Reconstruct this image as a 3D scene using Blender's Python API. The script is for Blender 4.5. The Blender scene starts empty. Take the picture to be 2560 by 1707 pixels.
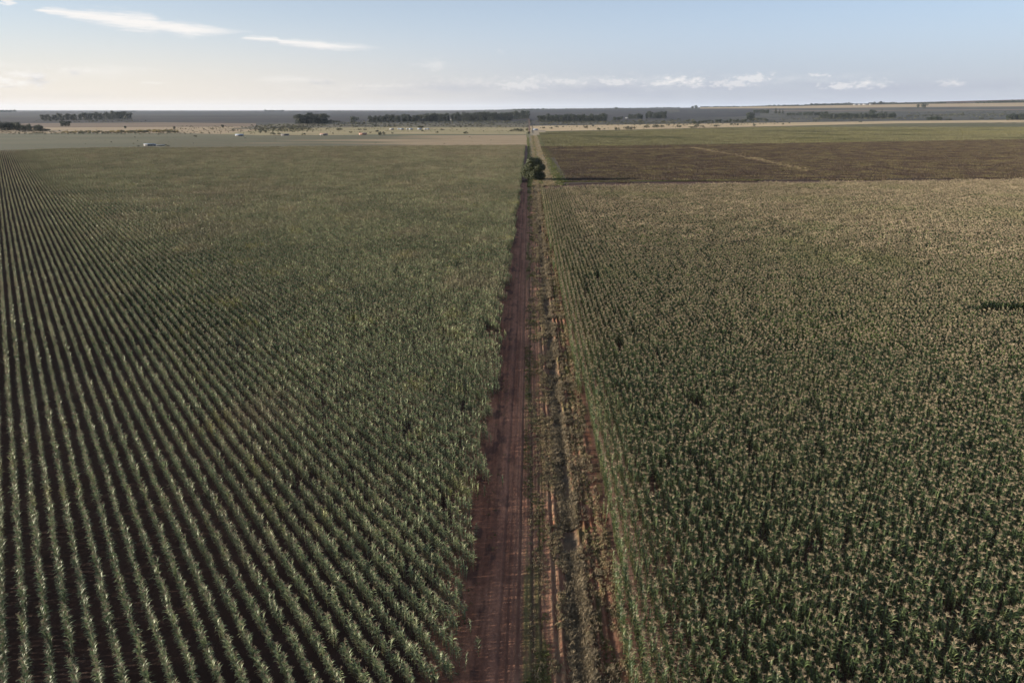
import bpy, math, random
import numpy as np
from mathutils import Vector, Matrix

R = math.radians
rng = np.random.default_rng(7)
random.seed(7)
scene = bpy.context.scene
col = scene.collection

# ------------------------------------------------------------------ camera
H = 35.0                       # drone height above the track
FPX = 1707.0                   # focal length in photo pixels (2560 wide)
PITCH, YAW = R(18.77), R(1.33)
cam_d = bpy.data.cameras.new('camera')
cam = bpy.data.objects.new('camera', cam_d)
col.objects.link(cam)
cam.location = (0, 0, H)
cam.rotation_euler = (math.pi/2 - PITCH, 0, YAW)
cam_d.sensor_width = 36.0
cam_d.lens = 36.0*FPX/2560
cam_d.clip_start = 0.5
cam_d.clip_end = 60000
scene.camera = cam

# ------------------------------------------------------------------ light
SUN_EL, SUN_AZ = R(11.5), R(-97.0)          # azimuth clockwise from +Y
SUN_DIR = Vector((math.sin(SUN_AZ)*math.cos(SUN_EL), math.cos(SUN_AZ)*math.cos(SUN_EL), math.sin(SUN_EL)))
sd = bpy.data.lights.new('sun', 'SUN')
sd.energy = 5.0
sd.angle = R(0.6)
sd.color = (1.0, 0.87, 0.70)
sun = bpy.data.objects.new('sun', sd)
col.objects.link(sun)
sun.rotation_euler = SUN_DIR.to_track_quat('Z', 'Y').to_euler()

scene.view_settings.view_transform = 'Standard'
scene.view_settings.look = 'None'
scene.view_settings.exposure = 1.55
scene.view_settings.gamma = 1.0
scene.view_settings.use_curve_mapping = False
SKY_STRENGTH = 0.050
VEIL = .81

# ------------------------------------------------------------------ pixel -> world helpers
CR = Matrix.Rotation(YAW, 3, 'Z') @ Matrix.Rotation(math.pi/2 - PITCH, 3, 'X')
def ray(px, py):
    return (CR @ Vector(((px-1280)/FPX, -(py-853.5)/FPX, -1.0))).normalized()
def azel(px, py):
    d = ray(px, py)
    return math.degrees(math.atan2(d.x, d.y)), math.degrees(math.asin(d.z))
def sstep(a, b, x):
    t = np.clip((x-a)/(b-a), 0, 1)
    return t*t*(3-2*t)
def terrain(x, y):
    """height of the land: flat near, a long ridge rising far off on the right"""
    x = np.asarray(x, float); y = np.asarray(y, float)
    d = np.sqrt(x*x+y*y)+1e-6
    a = np.degrees(np.arctan2(x, np.maximum(y, 1.0)))
    amp = np.interp(a, [-40, -8, 0, 11.8, 22, 34, 45], [0, 6, 38, 51, 76, 108, 128])
    up = sstep(2300, 7200, d) - 0.6*sstep(7600, 15000, d)
    roll = 5.0*np.sin(x/1900+1.3)*np.cos(y/2300)*sstep(2500, 6000, d)
    return amp*up + roll
_AX, _AY = [-40, -8, 0, 11.8, 22, 34, 45], [0, 6, 38, 51, 76, 108, 128]
def _ss(a, b, x):
    t = min(1, max(0, (x-a)/(b-a))); return t*t*(3-2*t)
def terrain1(x, y):
    d = math.hypot(x, y)
    if d < 2300: return 0.0
    a = math.degrees(math.atan2(x, max(y, 1.0)))
    if a <= _AX[0]: amp = _AY[0]
    elif a >= _AX[-1]: amp = _AY[-1]
    else:
        k = next(i for i in range(len(_AX)-1) if a < _AX[i+1]); amp = _AY[k]+(_AY[k+1]-_AY[k])*(a-_AX[k])/(_AX[k+1]-_AX[k])
    return amp*(_ss(2300, 7200, d)-.6*_ss(7600, 15000, d)) + 5.0*math.sin(x/1900+1.3)*math.cos(y/2300)*_ss(2500, 6000, d)
def G(px, py, z=0.0):
    """where the sight line through a photo pixel meets the land"""
    r = ray(px, py)
    t, step = 20.0, 4.0
    prev = None
    while t < 26000:
        x, y, zz = r.x*t, r.y*t, H + r.z*t
        g = (terrain1(x, y)) + z
        if zz <= g:
            if prev is None: break
            a, b = prev, t
            for _ in range(24):
                m = (a+b)/2
                if H + r.z*m <= (terrain1(r.x*m, r.y*m)) + z: b = m
                else: a = m
            t = b
            break
        prev = t
        t *= 1.02
    return Vector((r.x*t, r.y*t, (terrain1(r.x*t, r.y*t))))
def GH(px, py, far=9000.0):
    """as G, but never past the skyline: steps down until the land is met"""
    p = G(px, py)
    while math.hypot(p.x, p.y) > far and py < 300:
        py += .4; p = G(px, py)
    return p
def mpp(p):
    """metres per photo pixel at a point"""
    v = CR.transposed() @ (Vector(p) - Vector((0, 0, H)))
    return -v.z/FPX

# ------------------------------------------------------------------ noise in numpy
_lat = rng.random((256, 256))
def vnoise(x, y):
    xi = np.floor(x).astype(int); yi = np.floor(y).astype(int)
    fx = x-xi; fy = y-yi
    fx = fx*fx*(3-2*fx); fy = fy*fy*(3-2*fy)
    a = _lat[xi & 255, yi & 255]; b = _lat[(xi+1) & 255, yi & 255]
    c = _lat[xi & 255, (yi+1) & 255]; d = _lat[(xi+1) & 255, (yi+1) & 255]
    return (a*(1-fx)+b*fx)*(1-fy) + (c*(1-fx)+d*fx)*fy
def fbm(x, y, o=4):
    s = 0; a = .5; n = 0
    for k in range(o):
        s = s + a*vnoise(x*2**k+17.3*k, y*2**k+5.1*k); n += a; a *= .5
    return s/n

# ------------------------------------------------------------------ node helpers
def new_mat(name):
    m = bpy.data.materials.new(name); m.use_nodes = True
    nt = m.node_tree; nt.nodes.clear()
    return m, nt
def N(nt, t, **kw):
    n = nt.nodes.new(t)
    for k, v in kw.items(): setattr(n, k, v)
    return n
def setv(nt, sock, v):
    if isinstance(v, bpy.types.NodeSocket): nt.links.new(v, sock)
    elif isinstance(v, (tuple, list)) and len(v) == 3 and sock.type == 'RGBA': sock.default_value = (*v, 1)
    else: sock.default_value = v
def M(nt, op, a, b=0.0, c=None, clamp=False):
    n = N(nt, 'ShaderNodeMath', operation=op, use_clamp=clamp)
    setv(nt, n.inputs[0], a)
    setv(nt, n.inputs[1], b)
    if c is not None: setv(nt, n.inputs[2], c)
    return n.outputs[0]
def MIX(nt, f, a, b):
    n = N(nt, 'ShaderNodeMix', data_type='RGBA')
    setv(nt, n.inputs[0], f); setv(nt, n.inputs[6], a); setv(nt, n.inputs[7], b)
    return n.outputs[2]
def MR(nt, v, a, b, c=0.0, d=1.0, smooth=True):
    n = N(nt, 'ShaderNodeMapRange', interpolation_type='SMOOTHSTEP' if smooth else 'LINEAR')
    setv(nt, n.inputs[0], v)
    for i, q in zip((1, 2, 3, 4), (a, b, c, d)): setv(nt, n.inputs[i], q)
    return n.outputs[0]
def NOISE(nt, vec, scale, detail=4.0, rough=0.55):
    n = N(nt, 'ShaderNodeTexNoise')
    setv(nt, n.inputs['Vector'], vec); n.inputs['Scale'].default_value = scale
    n.inputs['Detail'].default_value = detail; n.inputs['Roughness'].default_value = rough
    return n.outputs['Fac']
def SCALEV(nt, vec, s):
    n = N(nt, 'ShaderNodeVectorMath', operation='MULTIPLY')
    setv(nt, n.inputs[0], vec); n.inputs[1].default_value = s
    return n.outputs[0]

# ------------------------------------------------------------------ world: sky and clouds
world = bpy.data.worlds.new('World'); scene.world = world; world.use_nodes = True
wt = world.node_tree; wt.nodes.clear()
sky = N(wt, 'ShaderNodeTexSky', sky_type='NISHITA')
sky.sun_disc = False
sky.sun_elevation = SUN_EL
sky.sun_rotation = SUN_AZ
sky.altitude = 1300; sky.air_density = 1.0; sky.dust_density = 0.7; sky.ozone_density = 2.6
bg = N(wt, 'ShaderNodeBackground'); bg.inputs[1].default_value = SKY_STRENGTH
wt.links.new(sky.outputs[0], bg.inputs[0])
tc = N(wt, 'ShaderNodeTexCoord')
sep = N(wt, 'ShaderNodeSeparateXYZ'); wt.links.new(tc.outputs['Generated'], sep.inputs[0])
AZ = M(wt, 'MULTIPLY', M(wt, 'ARCTAN2', sep.outputs[0], sep.outputs[1]), 180/math.pi)
EL = M(wt, 'MULTIPLY', M(wt, 'ARCSINE', sep.outputs[2]), 180/math.pi)
cmb = N(wt, 'ShaderNodeCombineXYZ'); setv(wt, cmb.inputs[0], AZ); setv(wt, cmb.inputs[1], EL)
AE = cmb.outputs[0]
def curve_of(pts, x0, x1, y0, y1):
    n = N(wt, 'ShaderNodeFloatCurve')
    setv(wt, n.inputs['Value'], MR(wt, AZ, x0, x1, 0, 1, smooth=False))
    c = n.mapping.curves[0]
    xs = [((a-x0)/(x1-x0), (b-y0)/(y1-y0)) for a, b in pts]
    c.points[0].location = xs[0]; c.points[1].location = xs[-1]
    for p in xs[1:-1]: c.points.new(*p)
    n.mapping.update()
    return MR(wt, n.outputs[0], 0, 1, y0, y1, smooth=False)
def streak(pts, wob, dens, sx=0.35, sy=2.5):
    P = [(azel(x, y), w*math.degrees(1/1750)) for x, y, w in pts]
    x0, x1 = P[0][0][0], P[-1][0][0]
    ys = [p[0][1] for p in P]; ws = [p[1] for p in P]
    c = curve_of([(p[0][0], p[0][1]) for p in P], x0, x1, min(ys)-.1, max(ys)+.1)
    w = curve_of([(p[0][0], p[1]) for p in P], x0, x1, 0, max(ws)*1.05)
    nz = NOISE(wt, SCALEV(wt, AE, (sx, sy, 1)), 1.0, 5, .6)
    n2 = NOISE(wt, SCALEV(wt, AE, (.8, 8.0, 1)), 1.0, 7, .68)
    e = M(wt, 'ADD', EL, M(wt, 'MULTIPLY', M(wt, 'SUBTRACT', nz, .5), wob))
    d = M(wt, 'DIVIDE', M(wt, 'ABSOLUTE', M(wt, 'SUBTRACT', e, c)), M(wt, 'MAXIMUM', w, .01))
    d = M(wt, 'ADD', d, M(wt, 'MULTIPLY', M(wt, 'SUBTRACT', n2, .5), 1.9))
    m = MR(wt, d, .0, 1.45, 1, 0)
    inx = M(wt, 'MULTIPLY', M(wt, 'GREATER_THAN', AZ, x0), M(wt, 'LESS_THAN', AZ, x1))
    inx = M(wt, 'MULTIPLY', inx, M(wt, 'MULTIPLY', MR(wt, AZ, x0, x0+.5, .2, 1), MR(wt, AZ, x1-5.0, x1, 1, .05)))
    return M(wt, 'MULTIPLY', M(wt, 'MULTIPLY', m, inx), dens)
s1 = streak([(82, 27, 1), (130, 29, 6), (200, 38, 10), (280, 48, 15), (330, 55, 18), (370, 58, 18), (410, 66, 12),
             (460, 74, 14), (520, 78, 10), (570, 79, 6), (600, 80, 3), (650, 82, .5)], .5, .95)
s2 = streak([(600, 96, .5), (640, 96, 5), (685, 98, 6), (705, 105, 6), (750, 109, 8), (790, 112, 9), (830, 115, 7),
             (880, 119, 8), (930, 120, 5), (975, 119, .5)], .45, .85)
def blob(x, y, rx, ry, ns, thr, dens, soft=.3, seed=0.0):
    a, e = azel(x, y); k = math.degrees(1/1780)
    da = M(wt, 'DIVIDE', M(wt, 'SUBTRACT', AZ, a), rx*k)
    de = M(wt, 'DIVIDE', M(wt, 'SUBTRACT', EL, e), ry*k)
    r = M(wt, 'SQRT', M(wt, 'ADD', M(wt, 'MULTIPLY', da, da), M(wt, 'MULTIPLY', de, de)))
    f = M(wt, 'SUBTRACT', 1.0, r)
    v = M(wt, 'ADD', M(wt, 'SUBTRACT', f, .12), M(wt, 'MULTIPLY', M(wt, 'SUBTRACT', ns, .5), thr*2.3))
    return M(wt, 'MULTIPLY', MR(wt, v, 0.0, soft*2.0, 0, 1), dens)
nA = NOISE(wt, SCALEV(wt, AE, (.9, 2.4, 1)), 1.0, 8, .68)
nB = NOISE(wt, SCALEV(wt, AE, (1.1, 2.3, 1)), 1.5, 8, .66)
nC = NOISE(wt, SCALEV(wt, AE, (.22, 1.6, 1)), 1.0, 5, .6)
def smax(lst):
    r = lst[0]
    for q in lst[1:]: r = M(wt, 'MAXIMUM', r, q)
    return r
bright = smax([s1, s2,
    blob(1340, 202, 100, 22, nB, 1.5, .55, .8), blob(1300, 215, 90, 14, nB, 1.5, .35), blob(1685, 203, 72, 18, nB, 1.6, .80, .6),
    blob(1735, 206, 52, 18, nB, 1.6, .78, .6), blob(1640, 210, 60, 8, nB, 1.6, .45), blob(2165, 210, 72, 16, nB, 1.6, .68, .7),
    blob(2375, 208, 46, 12, nB, 1.6, .55, .7), blob(1880, 197, 60, 14, nB, 1.6, .5), blob(1830, 210, 70, 12, nB, 1.6, .45), blob(2110, 215, 60, 10, nB, 1.6, .5), blob(1540, 205, 60, 12, nB, 1.6, .45), blob(2045, 190, 34, 5, nB, 1.6, .45),
    blob(1420, 205, 60, 9, nB, 1.6, .4),
    blob(1085, 162, 78, 20, nA, 1.5, .42, .8), blob(20, 207, 90, 18, nB, 1.4, .85, .6), blob(70, 190, 70, 16, nB, 1.5, .8, .6), blob(200, 176, 80, 12, nB, 1.5, .6, .6),
    blob(210, 182, 260, 22, nC, 1.6, .45, .9), blob(60, 165, 200, 14, nC, 1.6, .4, .9), blob(1500, 204, 560, 24, nA, 1.6, .30, .9), blob(1950, 196, 300, 16, nA, 1.6, .28, .9), blob(850, 222, 420, 22, nA, 1.5, .25, .9), blob(1180, 205, 200, 20, nB, 1.6, .30, .8), blob(385, 208, 32, 5, nB, 1.4, .4),
    blob(15, 4, 22, 9, nB, 1.4, .7), blob(1248, 128, 16, 9, nA, 1.4, .3, .8), blob(760, 200, 120, 14, nC, 1.5, .4, .7),
    blob(960, 215, 140, 10, nB, 1.5, .35, .6), blob(530, 178, 40, 4, nC, 1.4, .3, .7)])
grey = smax([
    blob(92, 198, 30, 19, nB, 1.0, .55, .45), blob(188, 181, 20, 8, nB, 1.2, .40, .5), blob(25, 218, 26, 5, nB, 1.2, .4, .6),
    blob(1110, 222, 340, 26, nC, .9, .60, .8), blob(800, 207, 48, 9, nB, 1.4, .35, .5), blob(1500, 226, 460, 34, nC, .8, .85, .7),
    blob(1800, 216, 170, 24, nB, 1.1, .75, .6), blob(2250, 226, 620, 36, nC, .8, .85, .7), blob(1180, 216, 70, 10, nB, 1.4, .3, .6),
    blob(2520, 200, 120, 18, nC, 1.2, .4, .9), blob(80, 240, 300, 10, nC, 1.2, .15, .9)])
# thin high haze that whitens the lower sky, creamier towards the sun
vc = MIX(wt, MR(wt, AZ, -34, 18), (.385, .348, .312), (.212, .225, .265))
vc = MIX(wt, MR(wt, EL, .5, 7.5), vc, MIX(wt, MR(wt, AZ, -45, 30), (.345, .355, .375), (.275, .305, .375)))
bgv = N(wt, 'ShaderNodeBackground'); setv(wt, bgv.inputs[0], vc); bgv.inputs[1].default_value = VEIL
vf = M(wt, 'ADD', .45, M(wt, 'MULTIPLY', MR(wt, EL, 0, 9, 1, 0), .47))
vf = M(wt, 'MAXIMUM', vf, MR(wt, EL, .3, 3.0, 1.0, 0))
mv = N(wt, 'ShaderNodeMixShader'); setv(wt, mv.inputs[0], vf); wt.links.new(bg.outputs[0], mv.inputs[1]); wt.links.new(bgv.outputs[0], mv.inputs[2])
bgc = N(wt, 'ShaderNodeBackground'); bgc.inputs[0].default_value = (1.0, .965, .93, 1); bgc.inputs[1].default_value = 0.335
bgg = N(wt, 'ShaderNodeBackground'); bgg.inputs[0].default_value = (.47, .50, .60, 1); bgg.inputs[1].default_value = 0.33
m1 = N(wt, 'ShaderNodeMixShader'); setv(wt, m1.inputs[0], M(wt, 'MULTIPLY', grey, .85)); wt.links.new(mv.outputs[0], m1.inputs[1]); wt.links.new(bgg.outputs[0], m1.inputs[2])
m2 = N(wt, 'ShaderNodeMixShader'); setv(wt, m2.inputs[0], bright); wt.links.new(m1.outputs[0], m2.inputs[1]); wt.links.new(bgc.outputs[0], m2.inputs[2])
wo = N(wt, 'ShaderNodeOutputWorld'); wt.links.new(m2.outputs[0], wo.inputs[0])

# ------------------------------------------------------------------ object helpers
def tag(o, label=None, cat=None, group=None, kind=None):
    if label: o['label'] = label
    if cat: o['category'] = cat
    if group: o['group'] = group
    if kind: o['kind'] = kind
    return o
def mesh(name, V, F, mats, mi=None, attrs=None, smooth=False):
    """V (n,3); F (m,4) quads, a repeated last index makes a triangle"""
    V = np.asarray(V, np.float32); F = np.asarray(F, np.int32)
    me = bpy.data.meshes.new(name)
    if F.shape[1] == 4:
        tri = F[:, 2] == F[:, 3]
        cnt = np.where(tri, 3, 4)
        keep = np.ones(F.shape, bool); keep[tri, 3] = False
        loops = F[keep]
    else:
        cnt = np.full(len(F), F.shape[1]); loops = F.ravel()
    me.vertices.add(len(V)); me.vertices.foreach_set('co', V.ravel())
    me.loops.add(len(loops)); me.loops.foreach_set('vertex_index', loops.astype(np.int32))
    me.polygons.add(len(F))
    st = np.concatenate([[0], np.cumsum(cnt)[:-1]]).astype(np.int32)
    me.polygons.foreach_set('loop_start', st)
    try: me.polygons.foreach_set('loop_total', cnt.astype(np.int32))
    except Exception: pass
    if mi is not None: me.polygons.foreach_set('material_index', np.asarray(mi, np.int32))
    if smooth: me.polygons.foreach_set('use_smooth', np.ones(len(F), bool))
    for m in (mats if isinstance(mats, (list, tuple)) else [mats]): me.materials.append(m)
    for k, a in (attrs or {}).items():
        a = np.asarray(a, np.float32)
        if a.ndim == 1:
            at = me.attributes.new(k, 'FLOAT', 'POINT'); at.data.foreach_set('value', a)
        elif a.shape[1] == 3:
            at = me.attributes.new(k, 'FLOAT_COLOR', 'POINT')
            at.data.foreach_set('color', np.c_[a, np.ones(len(a))].astype(np.float32).ravel())
    me.update(calc_edges=True)
    me.validate()
    return me
def link(name, me, parent=None):
    o = bpy.data.objects.new(name, me); col.objects.link(o)
    if parent is not None: o.parent = parent
    return o
class Geo:
    def __init__(s): s.V = []; s.F = []; s.I = []; s.H = []; s.n = 0
    def add(s, v, f, mi=0, h=0.0):
        v = np.asarray(v, float).reshape(-1, 3); f = np.asarray(f, int).reshape(-1, 4)
        s.V.append(v); s.F.append(f+s.n); s.I.append(np.full(len(f), mi))
        s.H.append(np.full(len(v), h) if np.isscalar(h) else np.asarray(h)); s.n += len(v)
    def geo(s, g, loc=(0, 0, 0), rot=0.0, sc=1.0, mi=None):
        c, q = math.cos(rot), math.sin(rot)
        for v, f, i, h in g.packed():
            w = v*sc
            w = np.c_[w[:, 0]*c-w[:, 1]*q, w[:, 0]*q+w[:, 1]*c, w[:, 2]] + np.asarray(loc)
            s.V.append(w); s.F.append(f+s.n); s.I.append(i if mi is None else np.full(len(i), mi)); s.H.append(h); s.n += len(w)
    def packed(s):
        if not s.V: return []
        return [(np.concatenate(s.V), np.concatenate(s.F), np.concatenate(s.I), np.concatenate(s.H))]
    def mesh(s, name, mats, smooth=False):
        v, f, i, h = s.packed()[0]
        return mesh(name, v, f, mats, i, {'h': h}, smooth)
def tube(g, pts, rad, sides=5, mi=0, h=0.0):
    pts = [np.asarray(p, float) for p in pts]
    V = []
    for i, p in enumerate(pts):
        d = (pts[min(i+1, len(pts)-1)]-pts[max(i-1, 0)]); d /= np.linalg.norm(d)+1e-9
        u = np.cross(d, [0, 0, 1.0] if abs(d[2]) < .9 else [1.0, 0, 0]); u /= np.linalg.norm(u); w = np.cross(d, u)
        for k in range(sides):
            a = 2*math.pi*k/sides
            V.append(p + rad[i]*(math.cos(a)*u+math.sin(a)*w))
    F = [[i*sides+k, i*sides+(k+1) % sides, (i+1)*sides+(k+1) % sides, (i+1)*sides+k] for i in range(len(pts)-1) for k in range(sides)]
    g.add(V, F, mi, h)

# ------------------------------------------------------------------ materials
def foliage_mat(name, cols, rough=.5, transl=.22, patch=None, spec=.22, inst=.5, hcol=None):
    """cols: dark, mid, light. World-space patches plus a tint of its own for every plant."""
    m, nt = new_mat(name)
    geo = N(nt, 'ShaderNodeNewGeometry'); oi = N(nt, 'ShaderNodeObjectInfo')
    pos = geo.outputs['Position']
    rnd = M(nt, 'ADD', M(nt, 'MULTIPLY', oi.outputs['Random'], inst), M(nt, 'MULTIPLY', geo.outputs['Random Per Island'], 1-inst))
    c = MIX(nt, MR(nt, rnd, 0, .55), cols[0], cols[1])
    c = MIX(nt, MR(nt, rnd, .5, 1.0), c, cols[2])
    if hcol is not None:
        at = N(nt, 'ShaderNodeAttribute', attribute_name='h')
        low = MR(nt, M(nt, 'ADD', at.outputs['Fac'], M(nt, 'MULTIPLY', geo.outputs['Random Per Island'], .35)), .25, .75, 1, 0)
        c = MIX(nt, M(nt, 'MULTIPLY', low, .8), c, hcol)
    for (ncol, scale, lo, hi, f) in (patch or []):
        nz = NOISE(nt, pos, scale, 4, .6)
        c = MIX(nt, MR(nt, nz, lo, hi, 0, f), c, ncol)
    p = N(nt, 'ShaderNodeBsdfPrincipled')
    setv(nt, p.inputs['Base Color'], c); p.inputs['Roughness'].default_value = rough
    p.inputs['Specular IOR Level'].default_value = spec
    t = N(nt, 'ShaderNodeBsdfTranslucent'); setv(nt, t.inputs[0], c)
    mx = N(nt, 'ShaderNodeMixShader'); mx.inputs[0].default_value = transl
    nt.links.new(p.outputs[0], mx.inputs[1]); nt.links.new(t.outputs[0], mx.inputs[2])
    o = N(nt, 'ShaderNodeOutputMaterial'); nt.links.new(mx.outputs[0], o.inputs[0])
    return m
def land_mat(name, base, layers=(), rough=.9, bump=None):
    """layers: (colour, (sx,sy,sz), detail, lo, hi, amount)"""
    m, nt = new_mat(name)
    geo = N(nt, 'ShaderNodeNewGeometry'); pos = geo.outputs['Position']
    c = base
    for (lc, sc, det, lo, hi, f) in layers:
        nz = NOISE(nt, SCALEV(nt, pos, sc), 1.0, det, .6)
        c = MIX(nt, MR(nt, nz, lo, hi, 0, f), c, lc)
    p = N(nt, 'ShaderNodeBsdfPrincipled')
    setv(nt, p.inputs['Base Color'], c); p.inputs['Roughness'].default_value = rough
    p.inputs['Specular IOR Level'].default_value = .15
    if bump:
        nz = NOISE(nt, SCALEV(nt, pos, bump[0]), 1.0, 6, .65)
        b = N(nt, 'ShaderNodeBump'); b.inputs['Distance'].default_value = bump[1]; b.inputs['Strength'].default_value = 1
        nt.links.new(nz, b.inputs['Height']); nt.links.new(b.outputs[0], p.inputs['Normal'])
    o = N(nt, 'ShaderNodeOutputMaterial'); nt.links.new(p.outputs[0], o.inputs[0])
    return m
def plain(name, c, rough=.6, metal=0.0):
    m, nt = new_mat(name)
    geo = N(nt, 'ShaderNodeNewGeometry')
    nz = NOISE(nt, geo.outputs['Position'], .7, 4, .6)
    cc = MIX(nt, MR(nt, nz, .3, .7, 0, .35), c, tuple(x*.7 for x in c))
    p = N(nt, 'ShaderNodeBsdfPrincipled'); setv(nt, p.inputs['Base Color'], cc)
    p.inputs['Roughness'].default_value = rough; p.inputs['Metallic'].default_value = metal
    o = N(nt, 'ShaderNodeOutputMaterial'); nt.links.new(p.outputs[0], o.inputs[0])
    return m

MAT_LEAF_L = foliage_mat('maize_leaf_open', [(.048, .078, .036), (.150, .188, .092), (.31, .32, .18)], .55, .28,
    [((.24, .19, .125), .05, .52, .68, .45), ((.040, .070, .030), .022, .46, .60, .55), ((.22, .18, .12), .012, .50, .64, .35), ((.24, .23, .07), .12, .56, .70, .5)], .5, .45, (.15, .105, .06))
MAT_LEAF_R = foliage_mat('maize_leaf_dense', [(.019, .037, .015), (.052, .080, .030), (.14, .165, .070)], .52, .24,
    [((.09, .13, .03), .03, .52, .70, .5), ((.15, .12, .06), .014, .50, .70, .35)], .4, .6, (.10, .085, .035))
MAT_TASSEL_L = foliage_mat('tassel_pale', [(.17, .14, .10), (.25, .205, .15), (.32, .265, .19)], .8, .2, None, .1)
MAT_TASSEL_R = foliage_mat('tassel_straw', [(.18, .15, .105), (.27, .225, .16), (.36, .30, .21)], .8, .25, [((.17, .18, .085), .02, .5, .68, .45)], .1)
MAT_SOIL = land_mat('field_soil', (.050, .030, .024), [((.075, .042, .032), (.05, .05, .05), 5, .4, .7, .8), ((.04, .028, .024), (.9, .9, .9), 4, .45, .7, .7)], .95, ((2.2, 2.2, 2.2), .10))

# ------------------------------------------------------------------ ground
def grid_sheet(name, xs, ys, z, mat):
    X, Y = np.meshgrid(xs, ys); Z = z(X, Y)
    n = len(xs); m = len(ys)
    V = np.c_[X.ravel(), Y.ravel(), Z.ravel()]
    i = np.arange(n-1)[None, :]+np.arange(m-1)[:, None]*n
    F = np.stack([i, i+1, i+n+1, i+n], -1).reshape(-1, 4)
    return link(name, mesh(name, V, F, mat, smooth=True))
XS = np.unique(np.r_[-np.geomspace(60, 22000, 46), -60, -30, -8.0, -7.3, 0, 8.2, 7.4, 14, 30, 60, np.geomspace(60, 22000, 46)])
YS = np.unique(np.r_[-600, -200, -50, 0, 14, 15, 100, 200, 300, 351.5, 352.5, 400, np.linspace(500, 2400, 20), np.geomspace(2500, 24000, 40)])
def base_z(X, Y):
    z = terrain(X, Y)
    trough = (X > -7.6) & (X < 7.8) & (Y > 14.5) & (Y < 352)
    return np.where(trough, -1.2, z)
MAT_FAR = land_mat('far_land', (.030, .030, .032), [((.055, .048, .04), (.0006, .0012, 0), 4, .45, .6, .8), ((.045, .06, .035), (.0009, .0016, 0), 4, .5, .62, .8)], .95)
# the base sheet is field soil; sheets of other land lie on it
ground = grid_sheet('ground', XS, YS, base_z, MAT_SOIL)
tag(ground, kind='structure')

LIFT = [0.02]
def sheet(name, top, bot, mat, nx=36, ny=10, lift=None):
    """a piece of land between two lines given as photo pixels, draped over the terrain"""
    def resample(pl, n):
        P = [GH(*p, 19000) for p in pl]
        d = [0]
        for a, b in zip(pl, pl[1:]): d.append(d[-1]+math.hypot(a[0]-b[0], a[1]-b[1]))
        q = np.linspace(0, d[-1], n)
        return np.c_[np.interp(q, d, [p.x for p in P]), np.interp(q, d, [p.y for p in P])]
    T, B = resample(top, nx), resample(bot, nx)
    s = np.linspace(0, 1, ny)[:, None, None]
    # even steps in sight angle, so use a reciprocal blend of distance
    W = B[None]*(1-s)+T[None]*s
    LIFT[0] += .012
    if ny >= 30:                                   # long narrow strips have ragged sides
        for c_ in (0, -1):
            W[1:-1, c_, 0] += (rng.random(ny-2)-.5)*1.6
    far = np.hypot(W[..., 0], W[..., 1])
    z = terrain(W[..., 0], W[..., 1]) + LIFT[0] + (lift if lift is not None else .9*sstep(2300, 3200, far))
    V = np.c_[W.reshape(-1, 2), z.ravel()]
    i = np.arange(nx-1)[None, :]+np.arange(ny-1)[:, None]*nx
    F = np.stack([i, i+1, i+nx+1, i+nx], -1).reshape(-1, 4)
    o = link(name, mesh(name, V, F, mat, smooth=True))
    return tag(o, kind='structure')

def L(c, c2, s=.02, st=.25, lo=.42, hi=.62, f=.8, c3=None, bump=None):
    lay = [(c2, (s*st, s, s), 5, lo, hi, f)]
    if c3: lay.append((c3, (s*2.3*st, s*4, s), 5, .5, .66, f))
    return land_mat('land', c, lay, .95, bump)
M_CLOUDSHADE = L((.016, .017, .023), (.021, .020, .026), .004, .4, c3=(.045, .040, .036))  # cloud shadow over the far band, put into the land colour
M_BROWNTAN = L((.115, .085, .064), (.14, .108, .078), .006, .3, c3=(.11, .085, .06))
M_TAN = L((.23, .18, .118), (.27, .215, .14), .010, .35, c3=(.20, .16, .095))
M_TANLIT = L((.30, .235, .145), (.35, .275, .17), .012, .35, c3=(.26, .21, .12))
M_OLIVE = L((.074, .076, .050), (.100, .096, .062), .010, .3, c3=(.085, .085, .05))
M_YGRASS = L((.19, .168, .092), (.25, .205, .125), .012, .35, c3=(.14, .14, .07))
M_SCRUB = L((.075, .068, .050), (.034, .036, .030), .012, .35, c3=(.19, .16, .11))
M_VALLEY = L((.029, .032, .030), (.022, .025, .025), .006, .3, c3=(.12, .105, .08))
M_GREENF = L((.070, .066, .034), (.085, .078, .038), .006, .25, c3=(.075, .085, .038), bump=((.4, .4, .4), .25))
M_BROWNF = L((.055, .042, .036), (.068, .052, .042), .02, .3, c3=(.05, .036, .032), bump=((1.2, 1.2, 1.2), .20))

sheet('far_farmland', [(-400, 276.6), (600, 275.8), (1280, 273.0), (1700, 269), (2100, 263.5), (2700, 254)], [(-400, 300), (600, 296), (1280, 290), (1700, 284), (2100, 276), (2700, 272)], MAT_FAR, 60, 24)
sheet('cloud_shaded_land', [(-300, 280), (640, 278.5), (1280, 277)], [(-300, 310), (640, 311), (1345, 308)], M_CLOUDSHADE, 40, 24)  # this sheet and the next carry painted cloud shade as dark albedo
sheet('cloud_shaded_slope', [(1322, 275), (1700, 273.2), (1960, 271.5)], [(1322, 303), (1700, 300), (1990, 296)], M_CLOUDSHADE, 30, 18)
sheet('valley_grassland', [(600, 307), (1320, 302), (1700, 297), (1950, 288), (2700, 274)], [(600, 322), (1320, 320), (1700, 316), (1950, 311), (2700, 304)], M_VALLEY, 50, 12)
sheet('dark_pasture', [(1900, 275), (2250, 271), (2700, 268)], [(1900, 290), (2250, 288), (2700, 286)], M_VALLEY, 30, 12)
sheet('stubble_ridge', [(1750, 268), (1930, 266.5), (2250, 261.5), (2700, 256.5)], [(1750, 272.5), (1930, 272), (2250, 269), (2700, 266.5)], M_TAN, 40, 12)
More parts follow.
